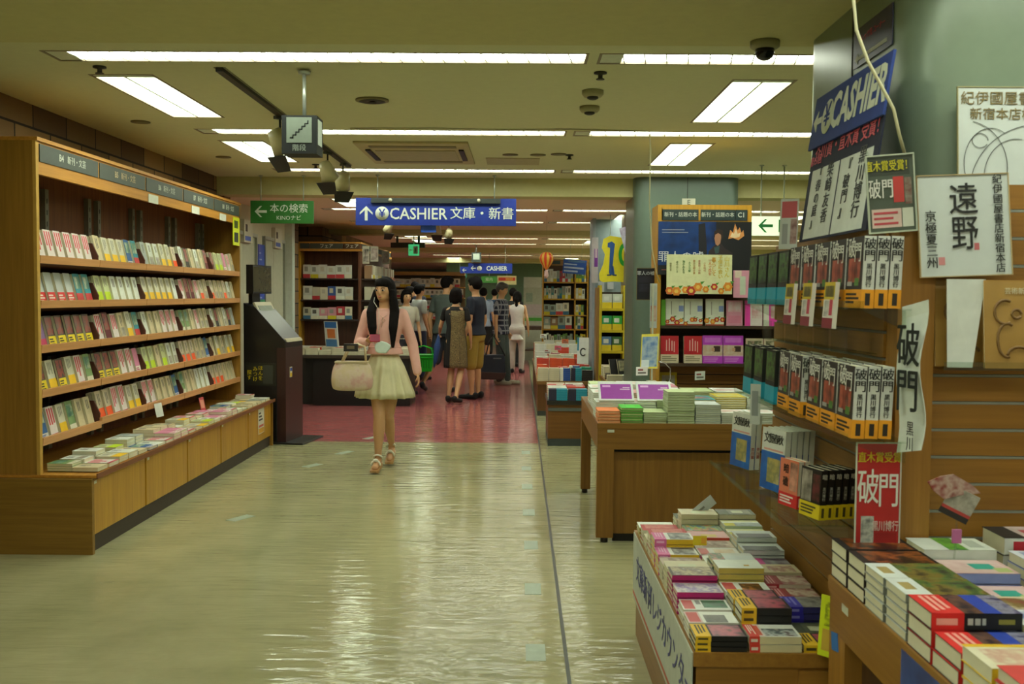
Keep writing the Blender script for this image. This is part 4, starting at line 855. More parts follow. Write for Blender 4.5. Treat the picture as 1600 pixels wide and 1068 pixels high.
for k, x in enumerate((.355, .51)): upright('sleep', sleep, .15, .21, .02, (gx0 + x, gy + .035, .955), -90, 4, f'{["first", "second"][k]} purple book with a sleeping girl on its cover on the lower shelf', 'books in the shelf unit', name='purple_novel')
for k in range(3):
    d = D('#c0b89c', '#a05a5a', [(.1, .1, .9, .9, ART('#c0b89c', '#4a5a34', '#c8a094', k=12, seed=k))]); upright('fd%d' % k, d, .13, .19, .02, (gx0 + .68 + .137 * k, gy + .035, .955), -90, 4, f'cream floral-cover book, {nth[k]} after the purple ones on the lower shelf', 'books in the shelf unit', name='floral_novel')
r, W, H_ = sheet('small_notice', 'small yellow-framed notice on the slats under the shelf unit', 'notice', ((gx0 + .055, gy + .17, .73), (gx0 + .185, gy + .17, .73), (gx0 + .055, gy + .17, .875)), C('#c8b81c', .5), .003, [(.12, .1, .88, .85, '#bcc0ac'), (.35, .42, .65, .6, '#8a842c')])
r, W, H_ = sheet('film_poster', 'small dark poster with white title between the column and the shelf unit', 'poster', ((.888, 7.60, 1.43), (1.018, 7.60, 1.43), (.888, 7.60, 1.665)), C('#10111c', .4), .004, [(.1, .25, .9, .5, ART('#10111c', '#2c2a3a', k=8)), (.1, .55, .9, .75, '#1c1a2a')], frame=(C('#6a5a34'), .004))
text('罪人の嘘', .033, '#c0c4c8', r, (W * .5, -.002, H_ * .84), bold=.01)
r = E('clear_strip_post', (.978, 7.40, 0)); tag(r, 'pale acrylic sign holder standing along the edge of the shelf unit', 'sign holder'); MB().box(0, 0, .82, .012, .02, 1.55, C('#b4b8a0', .4)).build('pole', r); MB().box(-.03, -.03, .822, .04, .05, .828, C('#b4b8a0', .4)).build('foot_plate', r)
r, W, H_ = sheet('side_poster', 'slim tall photo poster fixed on the edge of the shelf unit', 'poster', ((.965, 7.425, 1.22), (1.018, 7.425, 1.22), (.965, 7.425, 1.55)), C('#b0b8b4', .5), .003, [(.1, .5, .9, .95, ART('#8aa0a8', '#c0b8a0', k=9)), (.1, .15, .9, .5, ART('#a85a4a', '#c0b4a0', k=9))])

r, W, H_ = sheet('letter_sign', 'small white letter sign standing on top of the shelf unit', 'sign', ((1.22, 7.60, 2.136), (1.32, 7.60, 2.136), (1.22, 7.60, 2.195)), C('#a8b0a0', .5), .004)
text('E', .05, '#5a6258', r, (.05, -.001, .028), bold=.02)
# ---------------------------------------------------------------- hanging signs and ceiling fittings
ROD = C('#b4bcb0', .3, .5); DK = C('#2c3430', .5); SIGNW = '#c8d0c0'
def arrow(b, cx, cz, s, d, c, y=-.003):
    """arrow of size s pointing in direction d (deg)"""
    pts = [(-.5, 0), (-.05, .45), (.10, .45), (-.22, .10), (.5, .10), (.5, -.10), (-.22, -.10), (.10, -.45), (-.05, -.45)]
    a = R(d - 180); b.prism([(cx + s * (p * math.cos(a) - q * math.sin(a)), cz + s * (p * math.sin(a) + q * math.cos(a))) for p, q in pts], y, -.0005, c)
def hang(r, xs, z0, z1, y=.01):
    for x in xs: MB().cyl((x, y, z0), (x, y, z1), .006, ROD, n=8).cyl((x, y, z1 - .01), (x, y, z1), .02, ROD).build('rod', r)
BL_ = C('#102e8a', .55)
r = E('hanging_sign', (-.827, 9.78, 2.127)); tag(r, 'large blue hanging sign with white upward arrow and cashier lettering over the aisle', 'sign')
MB().box(-.783, 0, 0, .783, .025, .265, BL_).build('panel', r)
MB().box(-.63, -.03, .215, .63, -.002, .262, DK).build('light_bar', r)
for x in (-.44, .42): MB().cyl((x, -.05, .242), (x, -.028, .242), .017, C('#b8b89c')).build('bar_knob', r)
b = MB(); arrow(b, -.68, .115, .14, 90, SIGNW); b.build('arrow', r)
MB().at((-.525, -.003, .115), rx=R(90)).lathe([(.066, -.0015), (.066, .002)], SIGNW, n=28).build('yen_disc', r)
text('¥', .11, BL_, r, (-.525, -.006, .112), bold=.03); text('CASHIER', .155, SIGNW, r, (-.172, -.002, .108), bold=.01, sx=.93); text('文庫・新書', .125, SIGNW, r, (.45, -.002, .113), bold=.02)
hang(r, (-.57, .57), .26, .489); MB().box(-.15, .03, -.065, .0, .04, .0, C('#2450b0', .4)).build('lower_panel', r)
r = E('hanging_sign', (-2.354, 9.88, 2.145)); tag(r, 'green hanging sign with white arrow for book search, near the bookcase end', 'sign')
MB().box(-.312, 0, 0, .312, .02, .222, C('#22681c', .55)).build('panel', r)
b = MB(); arrow(b, -.21, .115, .12, 180, SIGNW); b.build('arrow', r)
text('本の検索', .095, SIGNW, r, (.068, -.002, .142), bold=.015); text('KINOナビ', .055, SIGNW, r, (.068, -.002, .052)); hang(r, (-.21, .21), .22, .470)
r = E('stairs_sign', (-1.23, 5.16, 2.175)); tag(r, 'dark grey hanging box sign with a white stairs pictogram, nearest the viewer', 'sign')
MB().box(0, 0, 0, .18, .16, .195, C('#151a17', .7)).build('box', r)
MB().box(.025, -.002, .055, .155, 0, .185, C('#7c8878', .6)).build('pictogram_plate', r)
st = []; n = 6
for k in range(n): st += [(.045 + k * .014, .075 + k * .014), (.045 + k * .014, .089 + k * .014)] if False else []
b = MB()
for k in range(6): b.box(.042 + k * .0155, -.0035, .078 + k * .0145, .042 + (k + 1) * .0155 + .004, -.002, .083 + k * .0145, '#1c221c').box(.0555 + k * .0155, -.0035, .078 + k * .0145, .0605 + k * .0155, -.002, .097 + k * .0145, '#1c221c')
b.build('pictogram', r); text('階段', .036, '#8a9486', r, (.09, -.001, .028), bold=.03)
MB().box(.18, .03, .05, .182, .13, .18, C('#b0beac', .4)).build('side_plate', r)
MB().cyl((.10, .08, .195), (.10, .08, .435), .010, ROD).cyl((.10, .08, .42), (.10, .08, .435), .03, ROD, r1=.035).build('rod', r)
r = E('stairs_sign', (-.97, 19.9, 2.10)); tag(r, 'small distant hanging stairs sign above the far cashier sign', 'sign')
MB().box(0, 0, 0, .19, .1, .19, C('#3c4640')).box(.03, -.002, .05, .16, 0, .17, C('#b0beac')).build('box', r); MB().cyl((.095, .05, .19), (.095, .05, .347), .01, ROD).build('rod', r)
r = E('hanging_sign', (-.60, 20.0, 1.88)); tag(r, 'distant blue hanging cashier sign above the far customers', 'sign')
MB().box(-.44, 0, 0, .44, .02, .20, BL_).box(-.60, .02, .0, -.40, .03, .13, BL_).build('panel', r)
b = MB(); arrow(b, -.34, .10, .10, 180, SIGNW); arrow(b, -.52, .06, .08, 180, SIGNW); b.build('arrow', r); MB().at((-.215, -.003, .1), rx=R(90)).lathe([(.05, -.001), (.05, .002)], SIGNW).build('yen_disc', r)
text('CASHIER', .125, SIGNW, r, (.13, -.002, .095), bold=.02, sx=.85); hang(r, (-.3, .3), .2, .567)
GEX = C('#2aa050', .4)
r = E('exit_sign', (-1.79, 16.0, 2.07)); tag(r, 'small green hanging exit sign with a white running figure, over the far aisle', 'exit sign')
MB().box(0, 0, 0, .17, .04, .18, EMIT('exit_green', (.05, .45, .16), .8)).build('case', r); b = MB(); arrow(b, .04, .09, .05, 180, SIGNW); b.box(.08, -.004, .03, .15, -.001, .15, SIGNW).box(.10, -.006, .05, .12, -.004, .12, GEX); b.build('pictogram', r)
MB().cyl((.085, .02, .18), (.085, .02, .377), .008, ROD).build('rod', r)
r = E('exit_sign', (2.05, 8.9, 2.0)); tag(r, 'white hanging exit sign with a green arrow and running figure, seen between column and poster', 'exit sign')
MB().box(0, 0, 0, .36, .05, .168, EMIT('exit_white', (.85, .95, .68), .75)).build('case', r)
b = MB(); arrow(b, .12, .085, .13, 180, GEX); b.box(.235, -.003, .03, .335, -.001, .14, GEX).box(.25, -.004, .04, .32, -.003, .13, '#d8e0c4'); b.build('arrow', r)
b = MB().tube([(.30, -.006, .045), (.288, -.006, .075), (.282, -.006, .10), (.29, -.006, .112)], .005, GEX).tube([(.288, -.006, .07), (.27, -.006, .06), (.262, -.006, .045)], .005, GEX).tube([(.265, -.006, .10), (.285, -.006, .1), (.305, -.006, .085)], .004, GEX).ell((.293, -.006, .122), .007, GEX); b.build('figure', r)
hang(r, (.08, .28), .168, .62)
for nm, lab, x, y, z, w_, h_, c, t_, tc, sz in (('hanging_sign', 'far dark green hanging sign behind the talking couple', -1.62, 24, 1.86, .34, .09, '#2a7a6a', None, '', .1), ('hanging_sign', 'far light green hanging sign before the green wall', -.93, 24, 1.74, .37, .15, '#4a9a3a', '案内', '#c8d8b0', .09),
        ('hanging_sign', 'far yellow and red hanging sign before the green wall', -.55, 24.05, 1.70, .46, .21, '#d0c88a', None, '', .1)):
    r = E(nm, (x, y, z)); tag(r, lab, 'sign'); q = MB().box(0, 0, 0, w_, .02, h_, c)
    if 'red' in lab: q.box(.03, -.002, .09, w_ - .03, 0, .17, '#c8341c').box(.2, -.003, .1, .38, -.001, .16, '#d88a2c')
    q.build('panel', r); MB().cyl((w_ / 2, .01, h_), (w_ / 2, .01, 2.447 - z), .006, ROD).build('rod', r)
    if t_: text(t_, sz, tc, r, (w_ / 2, -.002, h_ / 2), bold=.02)
# track rail and spotlights
r = E('track_rail', (-1.56, 5.2, H1)); tag(r, 'dark lighting track recessed along the ceiling above the stairs sign', 'lighting track'); MB().box(-.02, 0, -.022, .02, 3.9, 0, C('#241e14')).box(-.03, 0, -.004, -.02, 3.9, 0, C('#8a8468')).box(.02, 0, -.004, .03, 3.9, 0, C('#8a8468')).build('rail', r)
def spot(x, y, z, a, label, H=H1, s=1.0):
    r = E('spotlight', (x, y, z), R(a)); tag(r, label, 'spotlight', 'track spotlights')
    MB().box(-.015, -.04, -.02, .015, .04, 0, DK).cyl((0, 0, -.02), (0, 0, -.09 * s), .007, DK, n=8).ell((0, 0, -.10 * s), .018, DK).build('stem', r)
    q = MB().at((0, 0, -.13 * s), rx=R(35)); q.lathe([(.0, .07 * s), (.035 * s, .065 * s), (.045 * s, .03 * s), (.062 * s, -.055 * s), (.056 * s, -.055 * s), (.03 * s, .02)], C('#b0a97e', .4)); q.build('shade', r)
    q = MB().at((0, 0, -.13 * s), rx=R(35)); q.prism([(-.075 * s, -.05 * s), (.075 * s, -.05 * s), (.055 * s, -.14 * s), (-.055 * s, -.14 * s)], -.066 * s, -.062 * s, '#15140f'); q.build('visor', r)
spot(-1.56, 6.5, 2.598, -40, 'cream ceiling spotlight with black visor, partly behind the stairs sign', s=1.25); spot(-1.56, 8.1, 2.598, -25, 'cream ceiling spotlight with black visor, first of two after the stairs sign', s=1.2); spot(-1.56, 8.8, 2.598, 30, 'cream ceiling spotlight with black visor, second of two after the stairs sign', s=1.2)
MB_ = None
for k, (x, y, z) in enumerate(((-1.10, 13.2, 2.44), (-1.0, 14.0, 2.44), (-1.7, 12.9, 2.44))): spot(x, y, z, 20 * k, f'small cream spotlight on the far ceiling, {nth[k]} one beyond the big blue sign', s=1.0)
# air conditioner
r = E('ceiling_air_conditioner', (-1.285, 7.66, H1)); tag(r, 'square cream ceiling air conditioner cassette between two light strips', 'air conditioner')
AC = C('#b5a97c', .6); MB().box(0, 0, -.018, .88, 1.2, 0, AC).build('panel', r, bevel=.004); MB().box(.12, .36, -.024, .76, .92, -.018, C('#a89e78')).build('grille', r)
MB().box(.10, .12, -.022, .78, .22, -.018, C('#7a7048')).box(.10, 1.0, -.022, .78, 1.08, -.018, C('#7a7048')).build('louver', r); MB().box(.05, .3, -.03, .09, .9, -.018, '#1c1812').build('louver', r); MB().box(.79, .3, -.03, .83, .9, -.018, '#1c1812').build('louver', r)
def disc(name, label, cat, x, y, z, r0, prof, m, part='body', group=None):
    r = E(name, (x, y, z)); tag(r, label, cat, group); MB().lathe(prof, m, n=24).build(part, r); return r
r = disc('ceiling_vent', 'dark round ceiling vent between the first two light strips', 'vent', -.895, 6.04, H1, .1, [(.10, 0), (.10, -.008), (.085, -.012)], C('#7a7246'), 'ring'); MB().lathe([(.084, -.006), (.084, -.011), (.05, -.018), (.02, -.012)], '#2e2a1c', n=24).build('cone', r)
for k, (x, y, what) in enumerate(((.405, 5.74, 'closer'), (.42, 6.22, 'farther'))):
    r = disc('smoke_detector', f'round beige smoke detector, {what} of two in the middle of the ceiling', 'smoke detector', x, y, H1, .06, [(.062, 0), (.062, -.02), (.05, -.035)], C('#a39c74'), group='smoke detectors'); MB().lathe([(.032, -.034), (.032, -.044), (.02, -.05)], '#2a2a20', n=16).build('sensor', r)
for k, (x, y, w_) in enumerate(((.41, 5.27, 'beside the smoke detectors'), (-2.18, 5.2, 'beside the square light on the bookcase side'), (.40, 8.34, 'under the third light strip'), (-1.85, 9.05, 'above the green sign'))):
    r = disc('sprinkler', f'small dark sprinkler head on the ceiling {w_}', 'sprinkler', x, y, H1, .03, [(.034, 0), (.034, -.008), (.012, -.012), (.012, -.03), (.022, -.034), (.022, -.038)], C('#3c382c', .4, .5))
for k, (x, y, w_) in enumerate(((-2.6, 6.86, 'nearest to the brown block wall'), (-.09, 8.35, 'first of a close pair past the air conditioner'), (.14, 8.35, 'second of a close pair past the air conditioner'), (-2.55, 8.6, 'over the far bays of the wall bookcase'), (.31, 8.30, 'next to a sprinkler under the third strip'))):
    disc('ceiling_speaker', f'flat round ceiling opening {w_}', 'ceiling opening', x, y, H1, .06, [(.065, 0), (.065, -.006), (.045, -.008)], C('#6a6240'))
r = MB().box(0, 0, -.006, .46, .42, 0, C('#a89f74')).build('ceiling_hatch'); r.location = (-.30, 8.55, H1); tag(r, 'flat square access hatch in the ceiling beside the air conditioner', 'hatch')
r = E('dome_camera', (.935, 3.90, 2.44)); tag(r, 'black dome security camera under the beam beside the front column', 'security camera')
MB().lathe([(.056, 0), (.056, -.022), (.045, -.030)], C('#9a9670'), n=24).build('mount', r); MB().lathe([(.036, -.028), (.037, -.045), (.030, -.062), (.015, -.072), (.001, -.074)], C('#0a0c0a', .12), n=24).build('dome', r)
# cables
def P(x, y, s): return ((x - 812) / s, 1560 / s, 1.46 + (460 - y) / s)
cb_ = MB().tube([P(1326, -100, 577), P(1320, 0, 577), P(1326, 50, 577), P(1345, 98, 577), P(1368, 138, 577), P(1386, 170, 577), P(1396, 210, 577), P(1409, 252, 570)], .0045, C('#b8b48c', .4), n=8).build('cable'); tag(cb_, 'thick cream cable hanging in front of the blue cashier board', 'cable')
cb_ = MB().tube([(-1.2, 7.05, H1 - .006), (-.6, 7.02, H1 - .007), (-.1, 7.06, H1 - .006), (.35, 7.03, H1 - .006), (.90, 7.1, H1 - .006), (.925, 7.2, 2.5), (.935, 7.3, 2.15), (.96, 7.32, 1.8), (1.0, 7.34, 1.62), (1.03, 7.40, 1.56)], .0045, C('#b4b088', .4), n=6).build('cable'); tag(cb_, 'thin cream cable along the ceiling dropping past the film poster', 'cable')
# ---------------------------------------------------------------- search terminal at the bookcase end
BLK = C('#1b1a18', .35); MRN = C('#3a2420', .35)
k_ = E('search_terminal', (-2.68, 9.66, 0), R(-9)); tag(k_, 'black free-standing search terminal with a sloping screen at the bookcase end', 'terminal')
MB().box(-.05, -.05, 0, .62, .52, .018, BLK).build('base_plate', k_, bevel=.004)
MB().prism([(.0, .018), (.34, .018), (.34, .93), (.43, .93), (.43, .99), (.12, 1.32), (.0, 1.36)], 0, .44, BLK, 'Y').build('body', k_, bevel=.004)
MB().box(.34, .0, .018, .43, .44, .93, MRN).build('front_post', k_)
MB().prism([(.44, .985), (.425, 1.01), (.27, 1.07), (.10, 1.37), (.085, 1.36), (.25, 1.05)], .02, .42, C('#a39b78', .4), 'Y').build('screen_frame', k_)
MB().prism([(.262, 1.075), (.268, 1.080), (.125, 1.335), (.119, 1.33)], .06, .38, C('#8a9488', .15), 'Y').build('screen', k_)
MB().box(.0, .12, 1.30, .04, .30, 1.72, BLK).box(.03, .0, 1.45, .10, .44, 1.73, BLK).build('upper_display', k_)
MB().box(.100, .01, 1.47, .102, .43, 1.71, C('#4a4430', .15)).build('upper_screen', k_)
p = MB().box(.02, -.003, .56, .33, 0, .78, C('#26281f', .4)).box(.20, -.004, .58, .30, -.003, .76, C('#3a3e36')).build('side_sticker', k_)
text('探す', .05, '#c8b41c', p, (.06, -.005, .66), vert=True, bold=.03); text('みつけ', .05, '#c8b41c', p, (.12, -.005, .67), vert=True, bold=.03); text('ほんを', .05, '#c8b41c', p, (.175, -.005, .68), vert=True, bold=.03)
MB().box(.43, .10, .64, .432, .16, .74, C('#c8c0a0')).box(.432, .105, .645, .433, .155, .68, '#c8a41c').box(.432, .105, .70, .433, .155, .73, '#2a4aa0').build('front_label', k_)
# lift lobby directory and indicators
r = E('directory_board', (-3.092, 11.72, 0)); tag(r, 'tall blue and purple floor directory between the lift doors', 'directory board')
p = MB().box(0, 0, .95, .02, .32, 2.03, ART('#5a3a9a', '#2c4aa0', '#3040a0', k=2)).box(.02, .0, 1.30, .022, .32, 1.38, '#3a8a5a').build('panel', r)
for k in range(9): MB().box(.02, .04, 1.92 - k * .075, .0215, .12 + .03 * (k % 3), 1.935 - k * .075, '#a8b0c8').build('lettering', p)
MB().box(0, .32, .4, .02, .36, 2.05, C('#5a9ac8')).build('edge_strip', r)
for k, y in enumerate((11.05, 12.45)):
    r = E('lift_indicator', (-3.10, y, 2.02)); tag(r, f'white lift indicator box with blue strip, {["nearer the bookcase", "nearer the white column"][k]}', 'lift indicator')
    MB().box(0, 0, 0, .05, .34, .25, C('#c0bfa8')).build('case', r); MB().box(.05, .03, .02, .052, .26, .07, '#4a60b0').box(.05, .05, .12, .052, .13, .2, '#3a2a20').build('display', r)
# ---------------------------------------------------------------- fair bookcase and dark table beyond
def simple_books(x0, x1, y, z, hmin, hmax, seed, label, group, pal, face_out=False, dep=.13, name='shelved_book', ax='x', gap=.004, n0=0):
    """row of upright books, spines to the viewer (or covers); each book its own object"""
    r_ = random.Random(seed); x = x0; k = n0
    while True:
        t = r_.uniform(.10, .128) if face_out else r_.uniform(.035, .06)
        if x + t > x1: break
        h = r_.uniform(hmin, hmax); c = r_.choice(pal); c2 = r_.choice(('#d9ddcc', '#c8b81c', '#b8343a', '#d0cbb0', '#3a6a8a'))
        b = MB()
        if ax == 'x': b.box(0, 0, 0, t - gap, dep if not face_out else .04, h, c).box(.001, -.0012, .001, t - gap - .001, 0, h * .3, c2).box(t * .2, -.001, h * .5, t * .65, 0, h * .85, r_.choice(('#8a8c80', '#5a5a50', '#b8b4a0')))
        else: b.box(0, 0, 0, dep, t - gap, h, c).box(dep, .001, .001, dep + .0012, t - gap - .001, h * .3, c2)
        o = b.build(name); o.location = (x, y, z) if ax == 'x' else (y, x, z)
        cn = {'#d9ddcc': 'white', '#c8b81c': 'yellow', '#b8343a': 'red', '#d0cbb0': 'cream', '#3a6a8a': 'blue'}[c2]
        tag(o, f'{PN.get(c, "coloured")} book with {cn} foot, {nth[k % 14]}{" of second dozen" if k >= 14 else ""}, {label}', 'book', group); x += t; k += 1
PN = {'#c8ccc0': 'white', '#b8b69c': 'beige', '#8a9a90': 'grey-green', '#2a2a28': 'black', '#a83038': 'red', '#3a8a8c': 'teal', '#c8b020': 'yellow', '#3a5a9a': 'blue', '#8a6a4a': 'brown', '#5a8a3a': 'green', '#c88a94': 'pink', '#d8b41c': 'bright yellow', '#cfcab0': 'ivory'}
fb = E('bookcase', (-3.06, 13.76, 0)); tag(fb, 'dark wooden bookcase for fairs with an orange header, beyond the white column', 'bookcase')
MB().box(0, .28, 0, .86, .30, 2.16, WD).box(.0, 0, 0, .03, .28, 2.16, WA).box(.83, 0, 0, .86, 3.05, 2.16, WD).build('back_panel', fb)
MB().box(0, -.01, 2.04, .87, .02, 2.07, WAX).box(0, -.01, 2.145, .87, 3.2, 2.165, WAX).box(.86, -.01, 2.04, .88, 3.2, 2.07, WAX).build('header_board', fb)
for x0, x1, s in ((.03, .16, ''), (.17, .62, 'フェア'), (.64, .85, 'フェア')):
    p = MB().box(x0, -.016, 2.07, x1, -.008, 2.145, C('#3c443c') if s != 'フェア' or x0 < .5 else C('#4a3420')).build('header_sign', fb)
    if s: text(s, .062, '#c8ccbc', p, ((x0 + x1) / 2, -.018, 2.105), bold=.03)
MB().box(.862, .1, 2.075, .87, 3.1, 2.14, C('#3c443c')).build('header_sign', fb)
for z in (1.665, 1.37, 1.10): MB().box(.03, .0, z - .02, .83, .28, z, C('#2c1c12')).box(.86, .05, z - .02, 1.06, 3.1, z, C('#2c1c12')).build('shelf', fb)
MB().box(.03, .26, .1, .83, .28, 1.08, WOOD('#4a2a18', '#5c361e', 'Z')).build('lower_panel', fb)
pal1 = ('#c8ccc0', '#cfcab0', '#b8b69c', '#c8ccc0'); gF = 'books in the fair bookcase'
simple_books(-3.0, -2.30, 13.80, 1.667, .17, .19, 1, 'top shelf of fair bookcase', gF, pal1 + ('#2a2a28',), True)
simple_books(-3.0, -2.30, 13.80, 1.372, .17, .19, 2, 'middle shelf of fair bookcase', gF, pal1 + ('#3a5a9a',), True)
simple_books(-3.0, -2.30, 13.80, 1.102, .15, .18, 3, 'lower shelf of fair bookcase', gF, pal1 + ('#a83038', '#c88a94'), True)
for zi, z in enumerate((1.667, 1.372, 1.102)): simple_books(13.85, 16.4, -2.16, z, .17, .19, 10 + zi, f'{["top", "middle", "lower"][zi]} side shelf of fair bookcase', gF, ('#cfcab0', '#b8b69c', '#8a6a4a') if zi < 2 else ('#b8b69c', '#5a8a3a', '#cfcab0'), True, ax='y', dep=.10)
for k, (x, y, z, w_, h_) in enumerate(((-2.175, 13.78, 1.87, .10, .24), (-2.16, 14.4, 1.92, .12, .22), (-2.16, 15.6, 1.92, .12, .2))):
    r, W, H_ = sheet('hung_poster', f'small poster hung from the fair bookcase header, {nth[k]} one', 'poster', ((x, y, z), (x + w_, y - .03, z), (x, y, z + h_)), C('#b8b8a4'), .002, [(.1, .1, .9, .85, ART('#c8c0b4', '#8a7a74' if k else '#4a4a44', k=14, seed=k))])
dt = E('display_table', (-2.98, 12.88, 0)); tag(dt, 'black-sided table with rows of cream books in front of the fair bookcase', 'table')
MB().box(0, 0, .62, 1.60, .78, .66, C('#3c362a', .4)).build('tabletop', dt); MB().box(.30, .04, 0, 1.56, .74, .62, C('#131512', .4)).build('body', dt); MB().box(.02, .20, 0, .30, .70, .62, C('#20241f', .4)).build('side_box', dt)
gT = 'books on the dark table'
def grid_piles(x0, x1, y0, y1, nx, ny, z, group, label, keys, hs=(.03, .12), name='stacked_book', t=.02, pal=None, nrow=('front', 'second', 'third', 'fourth', 'fifth', 'sixth')):
    """piles of single-mesh books on a table"""
    dx = (x1 - x0) / nx; dy = (y1 - y0) / ny
    for j in range(ny):
        for i in range(nx):
            r_ = random.Random(str((label, i, j))); key = keys[j % len(keys)][i % len(keys[j % len(keys)])]; d = GD[key]
            n = max(1, int(r_.uniform(*hs) / t)); tt = t
            for q in range(n):
                lv = 'single' if n == 1 else ('top' if q == n - 1 else ('bottom' if q == 0 else nth[q]))
                o = flat(('g', key), d, min(.13, dy - .008), min(.185, dx - .008), tt, x0 + dx * (i + .5), y0 + dy * (j + .5), z + .001 + q * (tt + .0008), 0, f'{lv} {GN[key]} book, {nth[i % 14]} pile, {nrow[j]} row, {label}', group, name=name, single=True)
GD = {'c': D('#cdc8a8', '#c8c4a4', [(.1, .1, .9, .9, S_(('#cdc8ac', '#b8a08a'), 9))]), 'w': D('#dce0d2', '#c8ccc0', [(.2, .2, .8, .8, S_(('#dce0d2', '#9a9a8a'), 12))]), 'r': D('#c03a34', '#c8442c', [(.2, .5, .9, .9, '#c8c0b0')]), 'o': D('#d0602c', '#d8542c', [(.1, .6, .9, .95, '#cdc8b0')]),
      't': D('#2a8a9c', '#1f8aa0', [(0, 0, 1, .3, '#30303a')], (.42, '#26263a', None)), 'b': D('#2a4a94', '#24509c', [(.2, .4, .9, .9, '#c8ccc0')], (.3, '#dce0d2', None)), 'y': D('#c8b81c', '#c8bc20', [(.1, .1, .6, .9, '#cdd0a8')]), 'g': D('#2a9a7a', '#2a9474', [(.2, .4, .8, .9, '#c8ccc0')]), 'p': D('#c8467a', '#c05a8a', [(.2, .4, .8, .9, '#cdc8c0')]), 'k': D('#2a2826', '#24221f', [(.2, .4, .8, .9, '#a09a8a')]), 'm': D('#8a2c3c', '#8a2a3a', [(.1, .4, .9, .9, '#c8b8a8')])}
GN = {'c': 'cream', 'w': 'white', 'r': 'red', 'o': 'orange', 't': 'teal', 'b': 'blue', 'y': 'yellow', 'g': 'green', 'p': 'pink', 'k': 'black', 'm': 'maroon'}
grid_piles(-2.96, -1.42, 12.90, 13.60, 9, 3, .66, gT, 'dark table', ['ccccccwcc', 'crcrcwcwc', 'wcccwwwcc'], (.08, .11), 'table_book', t=.028)
r, W, H_ = sheet('display_magazine', 'blue and orange magazine propped upright on the dark table', 'magazine', ((-2.57, 13.2, .752), (-2.38, 13.1, .752), (-2.66, 13.2, 1.09)), C('#c8ccc4'), .01, [(.05, .75, .95, .98, '#2a6ab0'), (.2, .35, .8, .7, '#d07a3a'), (.05, .02, .9, .3, '#4a80b8')])
r = E('snack_display', (-1.95, 13.0, .748)); tag(r, 'small yellow and red patterned display stand on the dark table', 'stand'); MB().box(0, 0, 0, .16, .12, .3, ART('#c8b04a', '#a8442c', '#d0c47a', k=14)).box(-.005, -.005, .3, .165, .125, .33, '#c8b04a').build('box', r)
# ---------------------------------------------------------------- low tables and shelves between the aisle and the columns
lt = E('low_table', (.27, 9.60, 0)); tag(lt, 'small brown low table with bent chrome rail, loaded with teal-spined books', 'table')
MB().box(0, 0, .40, .40, .80, .44, C('#26241c', .4)).build('tabletop', lt); MB().box(.01, .02, .07, .37, .78, .40, WOOD('#6a4210', '#7c5018', 'X')).build('body', lt); MB().box(.01, .01, 0, .37, .78, .07, C('#343c38')).build('plinth', lt); MB().box(.01, .005, .34, .37, .02, .37, C('#5a6058')).build('trim_strip', lt)
MB().tube([(.41, 0, .43), (.385, -.02, .36), (.385, -.02, .06), (.40, -.02, .02), (.43, -.02, .008)], .01, C('#9aa09a', .2, .9), n=10).build('chrome_rail', lt)
grid_piles(.28, .66, 9.61, 10.38, 2, 5, .44, 'books on the small low table', 'small low table', ['tt', 'ww', 'wr', 'rm', 'cw'], (.10, .13), 'table_book', t=.021)
gt = E('display_table', (.21, 12.0, 0)); tag(gt, 'long low brown table with many coloured book piles beside the rose aisle', 'table')
MB().box(0, 0, .38, .70, 4.3, .42, WOOD('#7a5828', '#8c6832', 'Y')).build('tabletop', gt); MB().box(.01, .02, .06, .68, 4.28, .38, WOOD('#5c3a12', '#6c4818', 'Z')).build('body', gt); MB().box(.01, .01, 0, .68, 4.28, .06, C('#3c4038')).build('plinth', gt)
grid_piles(.22, .89, 12.02, 12.80, 5, 4, .42, 'books on the long low table', 'long low table', ['ccbtk', 'ybbyg', 'cbcbw', 'orror'], (.12, .17), 'table_book', t=.025)
grid_piles(.22, .89, 12.86, 14.2, 4, 4, .42, 'far books on the long low table', 'far part of low table', ['rooro', 'wcrow', 'cmwco', 'wrcww'], (.20, .26), 'stacked_novel', t=.03)
grid_piles(.22, .89, 14.3, 16.2, 4, 3, .42, 'far books on the long low table', 'end of low table', ['wcrw', 'cwwb', 'rwcw'], (.28, .36), 'stacked_novel', t=.045)
kt = E('display_table', (.95, 10.86, 0)); tag(kt, 'brown table with cream book piles and tilted black boxes by the slim column', 'table'); MB().box(0, 0, .48, .9, .98, .52, W2).build('tabletop', kt); MB().box(.02, .02, 0, .88, .96, .48, W2Z).build('body', kt)
grid_piles(.96, 1.82, 10.88, 11.82, 5, 4, .52, 'books on the brown table by the slim column', 'table by slim column', ['cwcwc', 'kckkc', 'ccwcc', 'cwcmc'], (.06, .16), 'table_book', t=.03)
for k in range(3):
    r = MB().at((0, 0, 0), ry=R(18)).box(0, 0, 0, .035, .14, .22, '#23221e').box(.0355, .01, .02, .036, .13, .2, '#b8b49a').build('file_box'); r.location = (.98 + k * .14, 10.40 - .0, .44); r.location.z = .711 if False else .44
    bpy.data.objects.remove(r)
